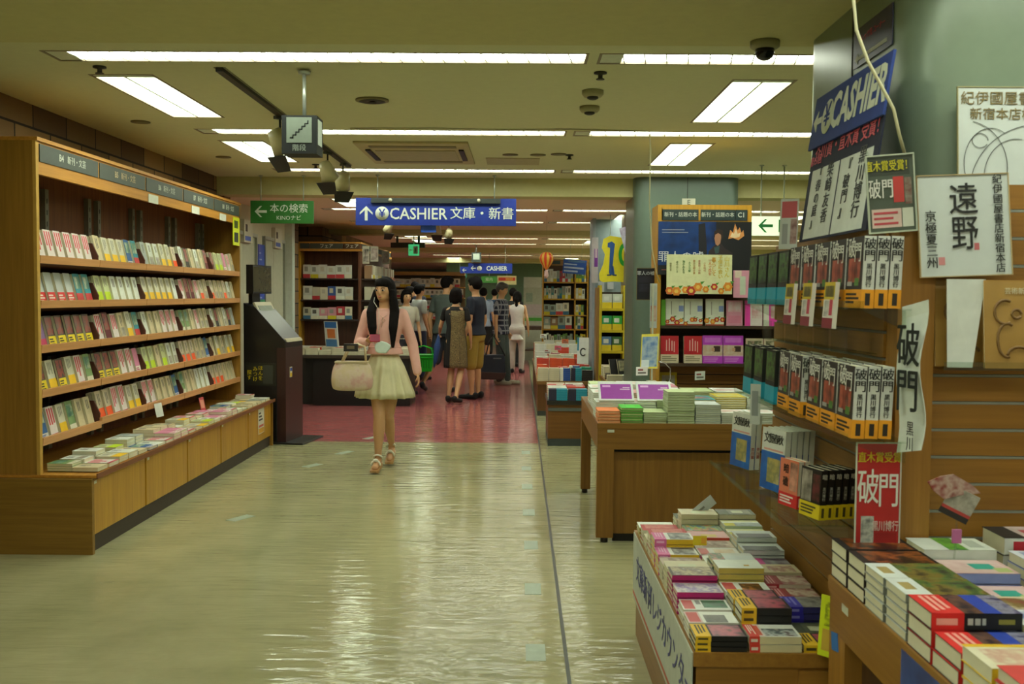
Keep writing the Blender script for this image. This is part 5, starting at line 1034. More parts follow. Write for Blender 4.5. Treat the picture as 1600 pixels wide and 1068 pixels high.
# far bookcase with balloon and sign
f2 = E('bookcase', (.38, 17.0, 0)); tag(f2, 'far light brown bookcase full of books behind the long low table', 'bookcase'); W_ = .78
MB().box(0, .27, 0, W_, .3, 2.06, C('#3c2814')).build('back_panel', f2)
for x in (0, .545, W_ - .02): MB().box(x, 0, 0, x + .022, .27, 2.06, WA).build('upright', f2)
MB().box(0, -.005, 1.96, W_, .02, 2.06, WOOD('#8a6230', '#a37a3c', 'X')).build('header_board', f2); MB().box(.15, -.01, 1.98, .30, -.004, 2.04, C('#2c4038')).build('header_sign', f2)
gG = 'books in the far bookcase'
for zi, z in enumerate((1.68, 1.395, 1.12, .88, .59)):
    MB().box(.02, .0, z - .02, W_ - .02, .27, z, WA).build('shelf', f2)
    pals = ('#c8ccc0', '#cfcab0', '#8a9a90', '#c8ccc0', ('#a83038', '#3a8a8c', '#3a5a9a', '#8a6a4a', '#5a8a3a')[zi])
    simple_books(.41, .91, 17.02, z + .001, .17, .22, 30 + zi, f'{ROWN[zi]} shelf of far bookcase', gG, pals, zi in (2, 3), name='distant_book')
    simple_books(.95, 1.13, 17.02, z + .001, .17, .22, 40 + zi, f'{ROWN[zi]} shelf, narrow bay of far bookcase', gG, ('#5a8a3a', '#c8ccc0', '#c8b020', '#a83038')[:3 + (zi == 1)], name='distant_book')
r, W, H_ = sheet('hanging_sign', 'small blue notice with white lines above the far bookcase', 'sign', ((.71, 16.85, 1.83), (1.10, 16.85, 1.80), (.71, 16.85, 2.07)), C('#2450a4'), .006, [(.05, .62, .6, .70, '#a8b8d8'), (.05, .36, .9, .48, '#a8b8d8'), (.05, .12, .65, .24, '#a8b8d8'), (.2, .82, .95, .95, '#4a6a94')])
MB().cyl((.1, .003, .24), (.1, .003, .62), .003, ROD, n=6).cyl((.3, .003, .24), (.3, .003, .62), .003, ROD, n=6).build('thread', r)
bl = E('balloon_ornament', (.33, 12.6, 1.90)); tag(bl, 'red and yellow striped hot-air balloon ornament hanging over the long low table', 'ornament')
q = MB(); nseg = 16
for k in range(nseg):
    a0 = 2 * math.pi * k / nseg; a1 = 2 * math.pi * (k + 1) / nseg; prof = [(.006, .10), (.05, .09), (.08, .06), (.09, .02), (.083, -.02), (.06, -.06), (.03, -.10), (.012, -.125)]
    vs = []
    for r_, z_ in prof: vs += [(r_ * math.cos(a0), r_ * math.sin(a0), z_), (r_ * math.cos(a1), r_ * math.sin(a1), z_)]
    q.add(vs, [(2 * i, 2 * i + 1, 2 * i + 3, 2 * i + 2) for i in range(len(prof) - 1)], '#d0401c' if k % 2 else '#d8a83a', True)
q.build('envelope', bl); MB().lathe([(.012, -.125), (.02, -.14), (.03, -.19), (.012, -.23)], C('#c8a8a0'), n=10).build('basket', bl); MB().cyl((0, 0, .10), (0, 0, .547), .0015, '#b0a888', n=5).build('thread', bl)
# yellow shelf, yellow cut-out board, purple notice
yu = E('display_shelf', (.95, 11.95, 0)); tag(yu, 'narrow yellow shelf rack with yellow-banded books beside the slim column', 'shelf'); YL = C('#b8a418', .45)
MB().box(0, 0, 0, .03, .3, 1.58, YL).box(.285, 0, 0, .315, .3, 1.58, YL).build('side_panel', yu); MB().box(.03, .28, 0, .285, .3, 1.5, C('#2c2010')).build('back_panel', yu)
MB().box(-.034, .0, 0, -.002, .3, 1.55, WOOD('#7a5828', '#8c6832', 'Z')).build('wooden_side', yu)
for zi, z in enumerate((1.31, 1.05, .80)):
    MB().box(.03, 0, z - .035, .285, .28, z - .005, YL).build('shelf', yu)
    for k in range(2):
        o = MB().box(0, 0, 0, .115, .03, .17, ('#b8bcb0', '#2a9a5a', '#5a80a8', '#b8c0b0', '#3aaa3a', '#3a6a3a')[(zi + 3 * k) % 6]).box(0, -.002, 0, .115, 0, .07, '#d0b81c').box(.02, -.002, .09, .08, 0, .14, '#c8ccc0').build('yellow_band_book'); o.location = (.985 + k * .125, 11.97, z - .004)
        tag(o, f'yellow-banded book, {["first", "second"][k]} on the {["top", "middle", "lower"][zi]} shelf of the yellow rack', 'book', 'books in the yellow rack')
cu = E('cutout_board', (1.0, 12.3, 1.62)); tag(cu, 'wavy yellow cut-out board with a blue one and a green zero above the yellow rack', 'board')
MB().prism([(-.02, .02), (.02, 0), (.15, .01), (.30, .0), (.36, .06), (.33, .16), (.37, .30), (.36, .50), (.30, .56), (.22, .55), (.10, .57), (.02, .53), (0, .42), (.04, .34), (.02, .22), (-.03, .10)], 0, .02, C('#d0c41c', .5)).build('panel', cu)
MB().prism([(.10, .09), (.13, .09), (.13, .12), (.15, .40), (.16, .47), (.12, .50), (.07, .48), (.07, .43), (.10, .42), (.09, .12)], -.004, 0, '#1c4a8a').prism([(.13, .09), (.16, .09), (.155, .13), (.145, .2), (.12, .2)], -.004, 0, '#1c4a8a').box(.065, -.004, .08, .115, 0, .095, '#1c3050').box(.135, -.004, .08, .185, 0, .095, '#1c3050').build('one', cu)
MB().prism([(.27 + .065 * math.cos(R(a)), .34 + .14 * math.sin(R(a))) for a in range(0, 360, 18)], -.004, 0, '#1f9a2c').prism([(.27 + .025 * math.cos(R(a)), .34 + .08 * math.sin(R(a))) for a in range(0, 360, 18)], -.006, -.003, '#d0c41c').build('zero', cu)
MB().cyl((.1, .01, .55), (.1, .01, .827), .003, ROD, n=6).cyl((.28, .01, .55), (.28, .01, .827), .003, ROD, n=6).build('thread', cu)
r, W, H_ = sheet('purple_notice', 'white notice with a purple figure on the blue-grey wall end', 'notice', ((.915, 12.86, 1.62), (1.0, 12.86, 1.62), (.915, 12.86, 2.2)), C('#c0bcc4'), .004, [(.4, .35, .95, .75, '#7a3aa0'), (.5, .55, .85, .75, '#c8b0c8')])
for k, (x, z) in enumerate(((1.02, 1.50), (1.14, 1.54))): sheet('paper_note', f'small white note on the blue-grey wall, {nth[k]} under the yellow board', 'note', ((x, 13.07, z), (x + .08, 13.07, z), (x, 13.07, z + .14 - .05 * k)), C('#b8bcc0'), .002)
r, W, H_ = sheet('tall_yellow_poster', 'yellow poster with dark print high on the slim column', 'poster', ((1.268, 11.96, 1.38), (1.385, 11.93, 1.38), (1.268, 11.96, 1.86)), ART('#b89a2c', '#8a6a1c', k=6), .008)
r, W, H_ = sheet('tall_yellow_poster', 'narrow yellow strip poster lower on the slim column', 'poster', ((1.29, 11.97, .98), (1.36, 11.97, .98), (1.29, 11.97, 1.32)), ART('#c8b41c', '#8a7a1c', k=12), .004)
r, W, H_ = sheet('hung_poster', 'small grey picture poster at the top of the slim column', 'poster', ((1.26, 11.96, 1.93), (1.37, 11.93, 1.96), (1.26, 11.96, 2.28)), ART('#8a8a90', '#5a4a5a', k=8), .004)
r = E('price_stand', (.86, 12.25, .60)); tag(r, 'white placard with a dark logo standing among the book piles', 'placard'); 
bpy.data.objects.remove(r)
# far desk, boxes, far shelves
fd = E('side_table', (-.03, 21.0, 0)); tag(fd, 'dark wooden desk with thin legs far down the aisle', 'table'); DW = C('#3a2416', .5)
MB().box(0, 0, .72, .62, .7, .80, DW).build('tabletop', fd); MB().box(.0, 0, .28, .62, .7, .31, DW).build('lower_shelf', fd)
for x, y in ((0, 0), (.57, 0), (0, .65), (.57, .65)): MB().box(x, y, 0, x + .05, y + .05, .72, DW).build('leg', fd)
fc = E('cabinet', (.08, 22.2, 0)); tag(fc, 'pale cabinet covered with notices far behind the desk', 'cabinet'); MB().box(0, 0, 0, .45, .5, 1.62, C('#a8ac98')).build('body', fc); MB().box(.0, -.01, 1.62, .40, .45, 1.85, C('#b8bcae')).build('box', fc)
MB().box(.03, -.004, 1.0, .42, 0, 1.25, '#b8a8a8').box(.05, -.004, 1.3, .2, 0, 1.5, '#8a9a88').box(.03, -.004, .88, .42, 0, .95, '#4a9a2c').build('notice', fc)
fs = E('bookcase', (-2.95, 22.5, 0)); tag(fs, 'far wide shelf with pale books along the end of the rose aisle', 'bookcase')
MB().box(0, .3, 0, 1.7, .32, 1.95, C('#6a5638')).build('back_panel', fs); MB().box(0, 0, 1.88, 1.7, .3, 1.96, WOOD('#9a7438', '#b08a48', 'X')).build('header_board', fs)
for zi, z in enumerate((1.62, 1.38, 1.14, .9)):
    MB().box(0, 0, z - .02, 1.7, .3, z, WA).build('shelf', fs); simple_books(-2.93, -1.27, 22.52, z + .001, .17, .2, 60 + zi, f'{ROWN[zi]} shelf of farthest bookcase', 'books in the farthest bookcase', ('#c8ccc0', '#cfcab0', '#c8ccc0'), True, name='distant_magazine')
rk = E('ceiling_bracket', (-2.1, 16.2, H2)); tag(rk, 'row of dark clamps hanging under the far ceiling by the brown bookcase', 'bracket')
MB().box(0, 0, -.24, .55, .12, -.16, C('#3c2a20')).cyl((.1, .06, -.16), (.1, .06, 0), .02, DK).cyl((.45, .06, -.16), (.45, .06, 0), .02, DK).build('bar', rk)

r, W, H_ = sheet('placard', 'white placard with a dark ring logo standing among the piles of the long low table', 'placard', ((.72, 12.5, .60), (.86, 12.46, .60), (.72, 12.52, .93)), C('#dce0da'), .004, [(0, .5, .15, 1, '#3a8aa8')])
MB().tube([(W * .52 + .035 * math.cos(a), -.002, H_ * .45 + .045 * math.sin(a)) for a in [R(40 + 280 * k / 16) for k in range(17)]], .007, '#1c1a1e', n=6).build('logo', r)
gk = 'dark books propped on the table by the slim column'
for k, (x, f_) in enumerate(((1.0, -70), (1.09, -65), (1.19, -60))):
    upright(('kk', k), D('#22211e', '#1c1b18', [(.1, .2, .9, .9, S_(('#22211e', '#b8b08a', '#3a3630'), 8))] if k == 1 else []), .11, .17, .02, (x, 10.90, .60), f_, 18, f'black book propped upright beside the slim column, {nth[k]} of three', gk, name='dark_book', single=True)
for k, (x, y, z, c) in enumerate(((.50, 13.0, .74, '#c8607a'), (.36, 12.9, .70, '#c8ccc0'), (.62, 13.6, .80, '#d87a4a'), (.34, 14.3, .84, '#dce0d2'), (.86, 7.0, .90, '#dce0da'), (1.25, 6.9, .88, '#c8d0c8'))):
    card('price_card', ['pink price card on a stem over the long low table', 'white price card on a stem at the front of the long low table', 'orange price card on a stem in the middle of the long low table', 'white price card on a stem towards the end of the long low table', 'white price card on a stem at the back of the large table', 'pale price card beside the wire stand on the large table'][k], (x, y, (.60, .422, .62, .422, .832, .712)[k]), R(10 * k - 20), .09, .06, [c, (.15, .2, .85, .4, '#6a6a64'), (.15, .55, .6, .75, '#8a4a44')], stick=z - (.60, .422, .62, .422, .832, .712)[k])
# ---------------------------------------------------------------- people
SKIN = C('#c4966a', .55, var=.04); HAIR = C('#120e0b', .75, var=.1); HAIR.node_tree.nodes['Principled BSDF'].inputs['Specular IOR Level'].default_value = .12
def limb(b, p0, p1, r0, r1, m, mid=None):
    p0 = Vector(p0); p1 = Vector(p1); n = 7; pts = [p0.lerp(p1, k / (n - 1)) for k in range(n)]
    rs = [r0 + (r1 - r0) * k / (n - 1) + (mid * math.sin(math.pi * min(1, k / (n - 1) * 1.35)) if mid else 0) for k in range(n)]
    b.tube(pts, rs, m, n=12); b.ell(p0, r0, m, 10, 7); b.ell(p1, r1, m, 10, 7)
def hand(b, w, d, palm, side, m, s=1.0, curl=.5):
    """w wrist, d direction of the hand, palm = palm normal, side = direction of the thumb"""
    d = Vector(d).normalized(); n = Vector(palm); n = (n - d * n.dot(d)).normalized(); t = d.cross(n).normalized()
    if t.dot(Vector(side)) < 0: t = -t
    w = Vector(w); c = w + d * .045 * s
    rot = Matrix((t, n, d)).transposed()
    b.ell(c, (.036 * s, .014 * s, .050 * s), m, 12, 9, rot=rot)
    for k, (o, L) in enumerate(((.026, .070), (.009, .078), (-.009, .072), (-.025, .056))):
        p = w + d * .082 * s + t * o * s; pts = [w + d * .06 * s + t * o * s, p]; a = curl * .5
        for j in range(3):
            q = d * math.cos(a) + n * math.sin(a); p = p + q * L * s * (.42, .32, .26)[j]; pts.append(p); a += curl
        b.tube(pts, [.0095 * s, .009 * s, .0085 * s, .008 * s, .006 * s], m, n=8); b.ell(pts[-1], .006 * s, m, 8, 6)
    p = w + d * .022 * s + t * .026 * s; pts = [p, p + (t * .8 + d * .6) * .03 * s, p + (t * .9 + d * 1.3 + n * .4) * .035 * s, p + (t * .7 + d * 2.0 + n * .9) * .032 * s]
    b.tube(pts, [.011 * s, .010 * s, .009 * s, .007 * s], m, n=8); b.ell(pts[-1], .007 * s, m, 8, 6)
def remesh(o, vox, sm=4):
    m = o.modifiers.new('skin', 'REMESH'); m.mode = 'VOXEL'; m.voxel_size = vox; m.use_smooth_shade = True
    if sm: q = o.modifiers.new('soft', 'SMOOTH'); q.iterations = sm; q.factor = .5
    return o
LEGS = {'L': ((.058, -.012, .275), (.055, .0, .05), (.065, -.085, .016)), 'R': ((-.058, -.012, .275), (-.055, .0, .05), (-.065, -.085, .016))}
ARMS = {'L': ((.130, .02, .645), (.135, -.03, .50)), 'R': ((-.130, .02, .645), (-.135, -.03, .50))}
def person(label, x, y, yaw, H, top, bottom, shoes, hair, legs=None, arms=None, lean=0, hy=0, vox=.014, fem=False, neckline=None, hand_dir=None, shoe_h=0, curl=.5, pitch=0, group=None):
    root = E('person', (x, y, 0), R(yaw)); tag(root, label, 'person', group)
    lg = dict(LEGS); lg.update(legs or {}); am = dict(ARMS); am.update(arms or {})
    def T(p):
        p = Vector(p)
        if p.z > .52: p = Vector((0, 0, .52)) + Matrix.Rotation(R(lean), 3, 'X') @ (p - Vector((0, 0, .52)))
        return p * H
    K = .92 if fem else 1.0
    prof = [(.47, .060, .05, .005), (.50, .082, .060, .004), (.535, .088 if not fem else .092, .063, .004), (.60, .070 if not fem else .062, .052, 0), (.66, .072 if not fem else .064, .052, 0), (.72, .084 * K, .060, 0), (.77, .094 * K, .058, .004), (.805, .098 * K, .046, .006), (.825, .070 * K, .036, .006), (.84, .032, .030, .004), (.875, .028, .029, -.004), (.89, .026, .028, -.006)]
    def ring(z, rx, ry, oy, g=0.0, n=20):
        out = []
        for k in range(n):
            a = 2 * math.pi * k / n; c = math.cos(a); s_ = math.sin(a)
            out.append(tuple(T((math.copysign(abs(c) ** .85, c) * (rx + g), oy + math.copysign(abs(s_) ** .85, s_) * (ry + g), z))))
        return out
    b = MB(); b.loft([ring(*p) for p in prof], SKIN)
    hc = T((0, -.008, .932)); HR = Matrix.Rotation(R(hy), 3, 'Z') @ Matrix.Rotation(R(lean * .5 + pitch), 3, 'X')
    hp = lambda v: hc + HR @ (Vector(v) * H)
    hs = H / 1.65
    b.ell(hc, (.045 * H, .054 * H, .062 * H), SKIN, 18, 13, rot=HR); b.ell(hp((0, -.014, -.030)), (.033 * H, .038 * H, .034 * H), SKIN, 14, 9, rot=HR)
    b.ell(hp((0, -.053, -.012)), (.0075 * H, .010 * H, .013 * H), SKIN, 10, 7, rot=HR)
    for sx in (-1, 1): b.ell(hp((sx * .045, .004, -.008)), (.006 * H, .012 * H, .018 * H), SKIN, 10, 7, rot=HR)
    sh = {'L': (.098 * K, .004, .806), 'R': (-.098 * K, .004, .806)}
    for s_ in 'LR':
        e, w_ = am[s_]; sg = 1 if s_ == 'L' else -1
        limb(b, T(sh[s_]), T(e), .026 * H * K, .020 * H * K, SKIN); limb(b, T(e), T(w_), .020 * H * K, .0135 * H * K, SKIN, .002)
        d = (T(w_) - T(e)).normalized(); hd = (hand_dir or {}).get(s_, (d, (-sg, 0, 0), (0, -1, 0)))
        hand(b, T(w_), hd[0] or d, hd[1], hd[2], SKIN, s=H / 1.75 * (.92 if fem else 1), curl=curl)
        kn, an, to = lg[s_]; hip = (sg * .048, 0, .495)
        limb(b, T(hip), T(kn), .046 * H, .031 * H, SKIN); limb(b, T(kn), T(an), .030 * H, .0175 * H, SKIN, .005 * H)
        hl = Vector(an) + Vector((0, .012, -.022)); limb(b, T(an), T(hl), .018 * H, .019 * H, SKIN); limb(b, T(hl), T(to), .018 * H, .016 * H, SKIN)
    remesh(b.build('body', root), vox if vox > .01 else .0075, 2)
    # hair
    h = MB(); kind = hair[0]; hm = hair[1]
    h.ell(hp((0, .010, .010)), (.052 * H, .058 * H, .060 * H), hm, 18, 12, rot=HR); h.ell(hp((0, -.016, .034)), (.046 * H, .042 * H, .030 * H), hm, 14, 9, rot=HR)
    if kind in ('bob', 'long', 'pony'):
        for sx in (-1, 1): h.ell(hp((sx * .045, .010, -.018)), (.013 * H, .030 * H, .052 * H), hm, 12, 9, rot=HR)
        h.ell(hp((0, .026, -.022)), (.048 * H, .036 * H, .058 * H), hm, 14, 9, rot=HR)
    if kind in ('long',):
        h.ell(hp((0, -.040, .030)), (.034 * H, .015 * H, .016 * H), hm, 12, 8, rot=HR)
        for sx in (-1, 1):
            pts = [hp((sx * .046, -.002, 0)), hp((sx * .056, -.01, -.05)), T((sx * .060 - .004, -.048, .82)), T((sx * .054 - .002, -.070, .74)), T((sx * .050, -.068, .665 if sx < 0 else .635))]
            rg = []
            for p, wx, wy in zip(pts, (.016, .022, .026, .024, .008), (.03, .026, .014, .012, .006)): rg.append([tuple(p + Vector((wx * H * math.cos(a), wy * H * math.sin(a), 0))) for a in [2 * math.pi * k / 16 for k in range(16)]])
            h.loft(rg, hm)
        h.loft([ring(z, rx, .016, oy) for z, rx, oy in ((.93, .045, .04), (.86, .056, .05), (.78, .06, .062), (.70, .05, .066), (.66, .03, .064))], hm)
    if kind == 'pony': h.tube([hp((0, .06, .0)), hp((0, .075, -.04)), hp((0, .06, -.10)), hp((0, .055, -.15))], [.018 * H, .024 * H, .022 * H, .006 * H], hm, n=10)
    remesh(h.build('hair', root), max(vox * .7, .006), 2)
    # face
    f = MB()
    for sx in (-1, 1):
        f.ell(hp((sx * .0185, -.0515, -.001)), (.0095 * H, .0035 * H, .0045 * H), '#b8ab98', 10, 6, rot=HR); f.ell(hp((sx * .0185, -.0540, -.001)), (.0052 * H, .0026 * H, .0048 * H), '#15110e', 10, 6, rot=HR)
    f.build('eyes', root); f = MB()
    for sx in (-1, 1): f.tube([hp((sx * .009, -.0535, .010)), hp((sx * .019, -.0525, .013)), hp((sx * .029, -.046, .010))], .0016 * H, '#241a14', n=6)
    f.build('eyebrows', root); MB().ell(hp((0, -.0515, -.034)), (.012 * H, .004 * H, .0042 * H), '#a85a4c', 12, 6, rot=HR).build('mouth', root)
    # clothes
    if top:
        tm, slv, hem = top[:3]; c = MB(); g = .010
        rs = [(hem, .094 if not fem else .088, .068, .003)] + [p for p in prof if hem + .01 < p[0] < .83] + [(.836, .042, .036, .004)]
        c.loft([ring(z, rx, ry, oy, g * (1.3 if z < .7 and not fem else 1)) for z, rx, ry, oy in rs], tm)
        for s_ in 'LR':
            e, w_ = am[s_]
            if slv == 'none': continue
            f_ = {'short': .62, 'long': 1.0, 'puff': 1.0}[slv]
            ee = T(sh[s_]).lerp(T(e), f_); limb(c, T(sh[s_]), ee, .034 * H * K, .031 * H * K, tm)
            if slv in ('long', 'puff'): limb(c, T(e), T(e).lerp(T(w_), .96), .031 * H * K, (.021 if slv == 'long' else .026) * H * K, tm)
        remesh(c.build('shirt', root), vox, 3)
    kind, bm2, hem = bottom[:3]
    c = MB()
    if kind in ('trousers', 'shorts'):
        c.loft([ring(z, rx, ry, oy, .011) for z, rx, ry, oy in prof[:3] + [(.57, .08, .058, 0)]], bm2)
        for s_ in 'LR':
            kn, an, to = lg[s_]; hip = T(((.048 if s_ == 'L' else -.048), 0, .495))
            if kind == 'trousers': limb(c, hip, T(kn), .055 * H, .042 * H, bm2); limb(c, T(kn), T(an), .041 * H, .034 * H, bm2)
            else: f_ = (.495 - hem) / (.495 - .275); limb(c, hip, T(Vector((.048 if s_ == 'L' else -.048, 0, .495)).lerp(Vector(kn), f_)), .056 * H, .052 * H, bm2)
        remesh(c.build(kind, root), vox, 3)
    elif kind in ('skirt', 'dress'):
        z0 = .61 if kind == 'skirt' else .835; n = 56; rings = []
        rows = [(z0, .066, .054), (z0 - .03, .078, .064)] if kind == 'skirt' else [(.835, .05, .04), (.80, .10, .058), (.74, .095, .066), (.66, .078, .060)]
        w_ = bottom[3] if len(bottom) > 3 else .1
        if kind == 'skirt': rows += [(z0 - .07, .098, .080), (z0 - .12, .115, .092), (hem + .03, w_, w_ * .8), (hem, w_ * 1.03, w_ * .83)]
        else: rows += [(.58, .088, .068), (.50, .098, .076), (hem + .03, w_, w_ * .8), (hem, w_, w_ * .8)]
        for z, rx, ry in rows:
            am_ = .0 if z > z0 - .02 else min(.012, .07 * (z0 - z) ** 1.2) * (1 if kind == 'skirt' else .25)
            ring_ = []
            for k in range(n * 2):
                a = 2 * math.pi * k / (n * 2); q = am_ * (math.sin(a * 15) + .5 * math.sin(a * 23 + 1))
                ring_.append(tuple(T(((rx + q) * math.cos(a), (ry + q) * math.sin(a), z))))
            rings.append(ring_)
        c.loft(rings, bm2, cap=True); o = c.build(kind, root)
        if len(bottom) > 4:
            nm, m2 = bottom[4]; c2 = MB()
            rr = []
            for z, rx, ry in rows[1:]:
                rr.append([tuple(T(((rx + .004) * math.cos(a), (ry + .004) * math.sin(a), z))) for a in [R(76 + 100 * k / 16) for k in range(17)]])
            c2.loft(rr, m2, closed=False, cap=False); o2 = c2.build(nm, root); sm_ = o2.modifiers.new('cloth', 'SOLIDIFY'); sm_.thickness = .004
        if kind == 'dress':
            c = MB()
            for s_ in 'LR': limb(c, T(sh[s_]), T(sh[s_]).lerp(T(am[s_][0]), .5), .034 * H * K, .032 * H * K, bm2)
            remesh(c.build('sleeves', root), vox, 2)
    for s_ in 'LR':
        kn, an, to = lg[s_]; an_ = T(an); to_ = T(to); d = (to_ - an_); d.z = 0; d.normalize() if d.length > .001 else None
        heel = an_ - d * .03 * H; heel.z = an_.z - .026 * H
        c = MB()
        if shoes[0] == 'sandal':
            zt = to_.z - .02
            q = [heel - Vector((0, 0, .012)), an_.lerp(to_, .5) - Vector((0, 0, .032)), to_ + d * .03 - Vector((0, 0, .018))]
            sv = Vector((-d.y, d.x, 0)); rings = []
            for k, (p, wd, th) in enumerate(((q[0], .028, .045), (q[1], .034, .032), (q[2], .036, .018), (q[2] + d * .02, .02, .014))):
                rings.append([tuple(p + sv * wd), tuple(p + sv * wd - Vector((0, 0, th))), tuple(p - sv * wd - Vector((0, 0, th))), tuple(p - sv * wd)])
            c.loft(rings, shoes[2], smooth=False); c.build('sandal_sole', root)
            c = MB()
            for f_, rr_ in ((.75, .036), (.1, .034)):
                p = an_.lerp(to_, f_); u = sv; v = Vector((0, 0, 1)) if f_ > .5 else (Vector((0, 0, 1)) * .5 + d * .5).normalized()
                c.tube([tuple(p + u * rr_ * math.cos(t_) + v * rr_ * .95 * math.sin(t_)) for t_ in [math.pi * (k / 10 * 1.1 - .05) for k in range(11)]], .008, shoes[1], n=6)
            c.ell(an_.lerp(to_, .75) + Vector((0, 0, .036)), (.022, .014, .014), shoes[1]); c.build('sandal_strap', root)
        else:
            limb(c, heel, to_ + d * .012 * H, .024 * H, .020 * H, shoes[1]); c.ell(heel + Vector((0, 0, .012 * H)), (.024 * H, .026 * H, .022 * H), shoes[1])
            if shoes[0] == 'heel': c.cyl(heel, (heel.x, heel.y, max(.002, heel.z - .05)), .010, shoes[1], r1=.006, n=8)
            c2 = remesh(c.build('shoe', root), max(.008, vox * .6), 2)
            if shoes[0] == 'sole': MB().box(-.001, 0, 0, .001, .001, .001, shoes[2]) if False else None
    return root, T, hp
# the woman walking towards the viewer
GX, GY = -1.12, 8.28; GH = 1.60
PINK = C('#d6a394', .7, var=.03); TULLE = C('#cfc9a0', .75, var=.04)
root, T, hp = person('woman in a pale pink top and cream tulle skirt walking up the aisle', GX, GY, 0, GH,
    (PINK, 'puff', .60), ('skirt', TULLE, .375, .142), ('sandal', C('#d8d8c4', .5), C('#a8804a', .5)), ('long', HAIR),
    legs={'R': ((-.018, -.075, .285), (-.026, -.062, .075), (-.030, -.150, .030)), 'L': ((.018, -.012, .278), (.016, .150, .105), (.014, .085, .035))},
    arms={'R': ((-.135, .0, .655), (-.085, -.105, .665)), 'L': ((.142, .02, .650), (.172, -.02, .505))}, hy=-22, vox=.0085, fem=True,
    hand_dir={'R': ((.9, -.25, .25), (0, .4, .9), (0, -.6, .7)), 'L': ((.15, -.1, -1), (-1, 0, 0), (0, -1, 0))}, curl=.45, pitch=2)
b = MB()
for z, g in ((.612, .006), (.624, .0055), (.636, .005)): b.tube([T((.080 * math.cos(a) * (1 + g * 6), .066 * math.sin(a) * (1 + g * 6), z)) for a in [2 * math.pi * k / 30 for k in range(31)]], .008, PINK, n=6)
b.build('sash', root)
b = MB()
b.tube([T((-.016, -.063, .80)), T((0, -.070, .79)), T((.016, -.063, .80)), T((.02, -.058, .812))], .003, C('#c8a48c'), n=6).tube([T((0, -.071, .79)), T((.012, -.074, .775)), T((.004, -.075, .765)), T((-.008, -.074, .775)), T((0, -.071, .79)), T((-.006, -.076, .74))], .0025, C('#c8a48c'), n=6); b.build('ribbon_tie', root)
MB().loft([[tuple(T((x, y_, z))) for x, y_ in ((-.055, -.05), (.055, -.05), (.075, .03), (-.075, .03))] for z in (.826, .829)], C('#cfc8b4')).build('collar', root) if False else None
MB().tube([hp((-.045, -.02, -.02)), hp((-.04, -.045, -.06)), T((-.022, -.07, .83)), T((-.02, -.078, .76)), T((-.022, -.08, .70))], .0022, '#c8c4b0', n=6).build('earphone_cord', root)
def W(p): return Vector((GX, GY, 0)) + T(p)
ph = MB().at(W((-.030, -.150, .688)), rz=R(10), rx=R(-35)).box(-.04, -.006, -.032, .04, .006, .032, '#a8163c').box(-.036, -.0065, -.028, .036, -.006, .028, '#7a1030').build('phone'); tag(ph, 'dark red phone held in the hand of the walking woman', 'phone')
o = MB().prism([(-.065, .005), (-.055, .035), (-.01, .055), (.03, .045), (.07, .02), (.06, -.01), (.03, -.045), (-.03, -.045), (-.055, -.03)], -.012, .012, C('#c4d4c6', .7)).build('face_mask', bevel=.009); o.location = W((.008, -.150, .640)); tag(o, 'white face mask dangling from the hand of the walking woman', 'face mask')
m_ = MB().tube([(-.055, 0, .01), (-.08, .0, .05), (-.06, .01, .07), (-.03, 0, .03)], .0018, '#c8d0c4', n=5).build('ear_loop', o)
hb = E('handbag', W((-.140, -.185, .455))); tag(hb, 'cream quilted handbag hanging from the forearm of the walking woman', 'handbag')
q = MB(); rings = []
for z, rx, ry in ((0, .14, .055), (.03, .165, .075), (.12, .17, .08), (.20, .15, .065), (.245, .125, .045)):
    rings.append([(rx * math.copysign(abs(math.cos(a)) ** .6, math.cos(a)) * (1 + .02 * math.sin(5 * a)), ry * math.copysign(abs(math.sin(a)) ** .7, math.sin(a)), z - .05) for a in [2 * math.pi * k / 28 for k in range(28)]])
q.loft(rings, ART('#c8b48e', '#ccb8a0', '#c49c90', k=9, rough=.5)); bg = q.build('bag', hb); bg.modifiers.new('soft', 'SUBSURF').levels = 1
MB().box(-.13, -.055, .175, .13, .055, .19, C('#bfae88')).build('rim', hb)
MB().tube([(-.08, -.03, .18), (-.04, -.04, .27), (.03, -.03, .33), (.10, .0, .31), (.11, .01, .18)], .008, C('#c8b490'), n=8).build('strap', hb); MB().tube([(-.08, .04, .18), (-.03, .04, .28), (.04, .04, .33), (.10, .03, .30), (.11, .03, .18)], .008, C('#c8b490'), n=8).build('strap', hb)
pc = MB().box(-.055, -.02, -.03, .055, .02, .03, C('#1e1a16', .5)).box(-.03, -.022, -.01, .03, -.02, .015, '#6a5c40').build('pouch', None, bevel=.006); pc.location = W((-.135, -.245, .645)); tag(pc, 'small black pouch strapped on top of the cream handbag', 'pouch')
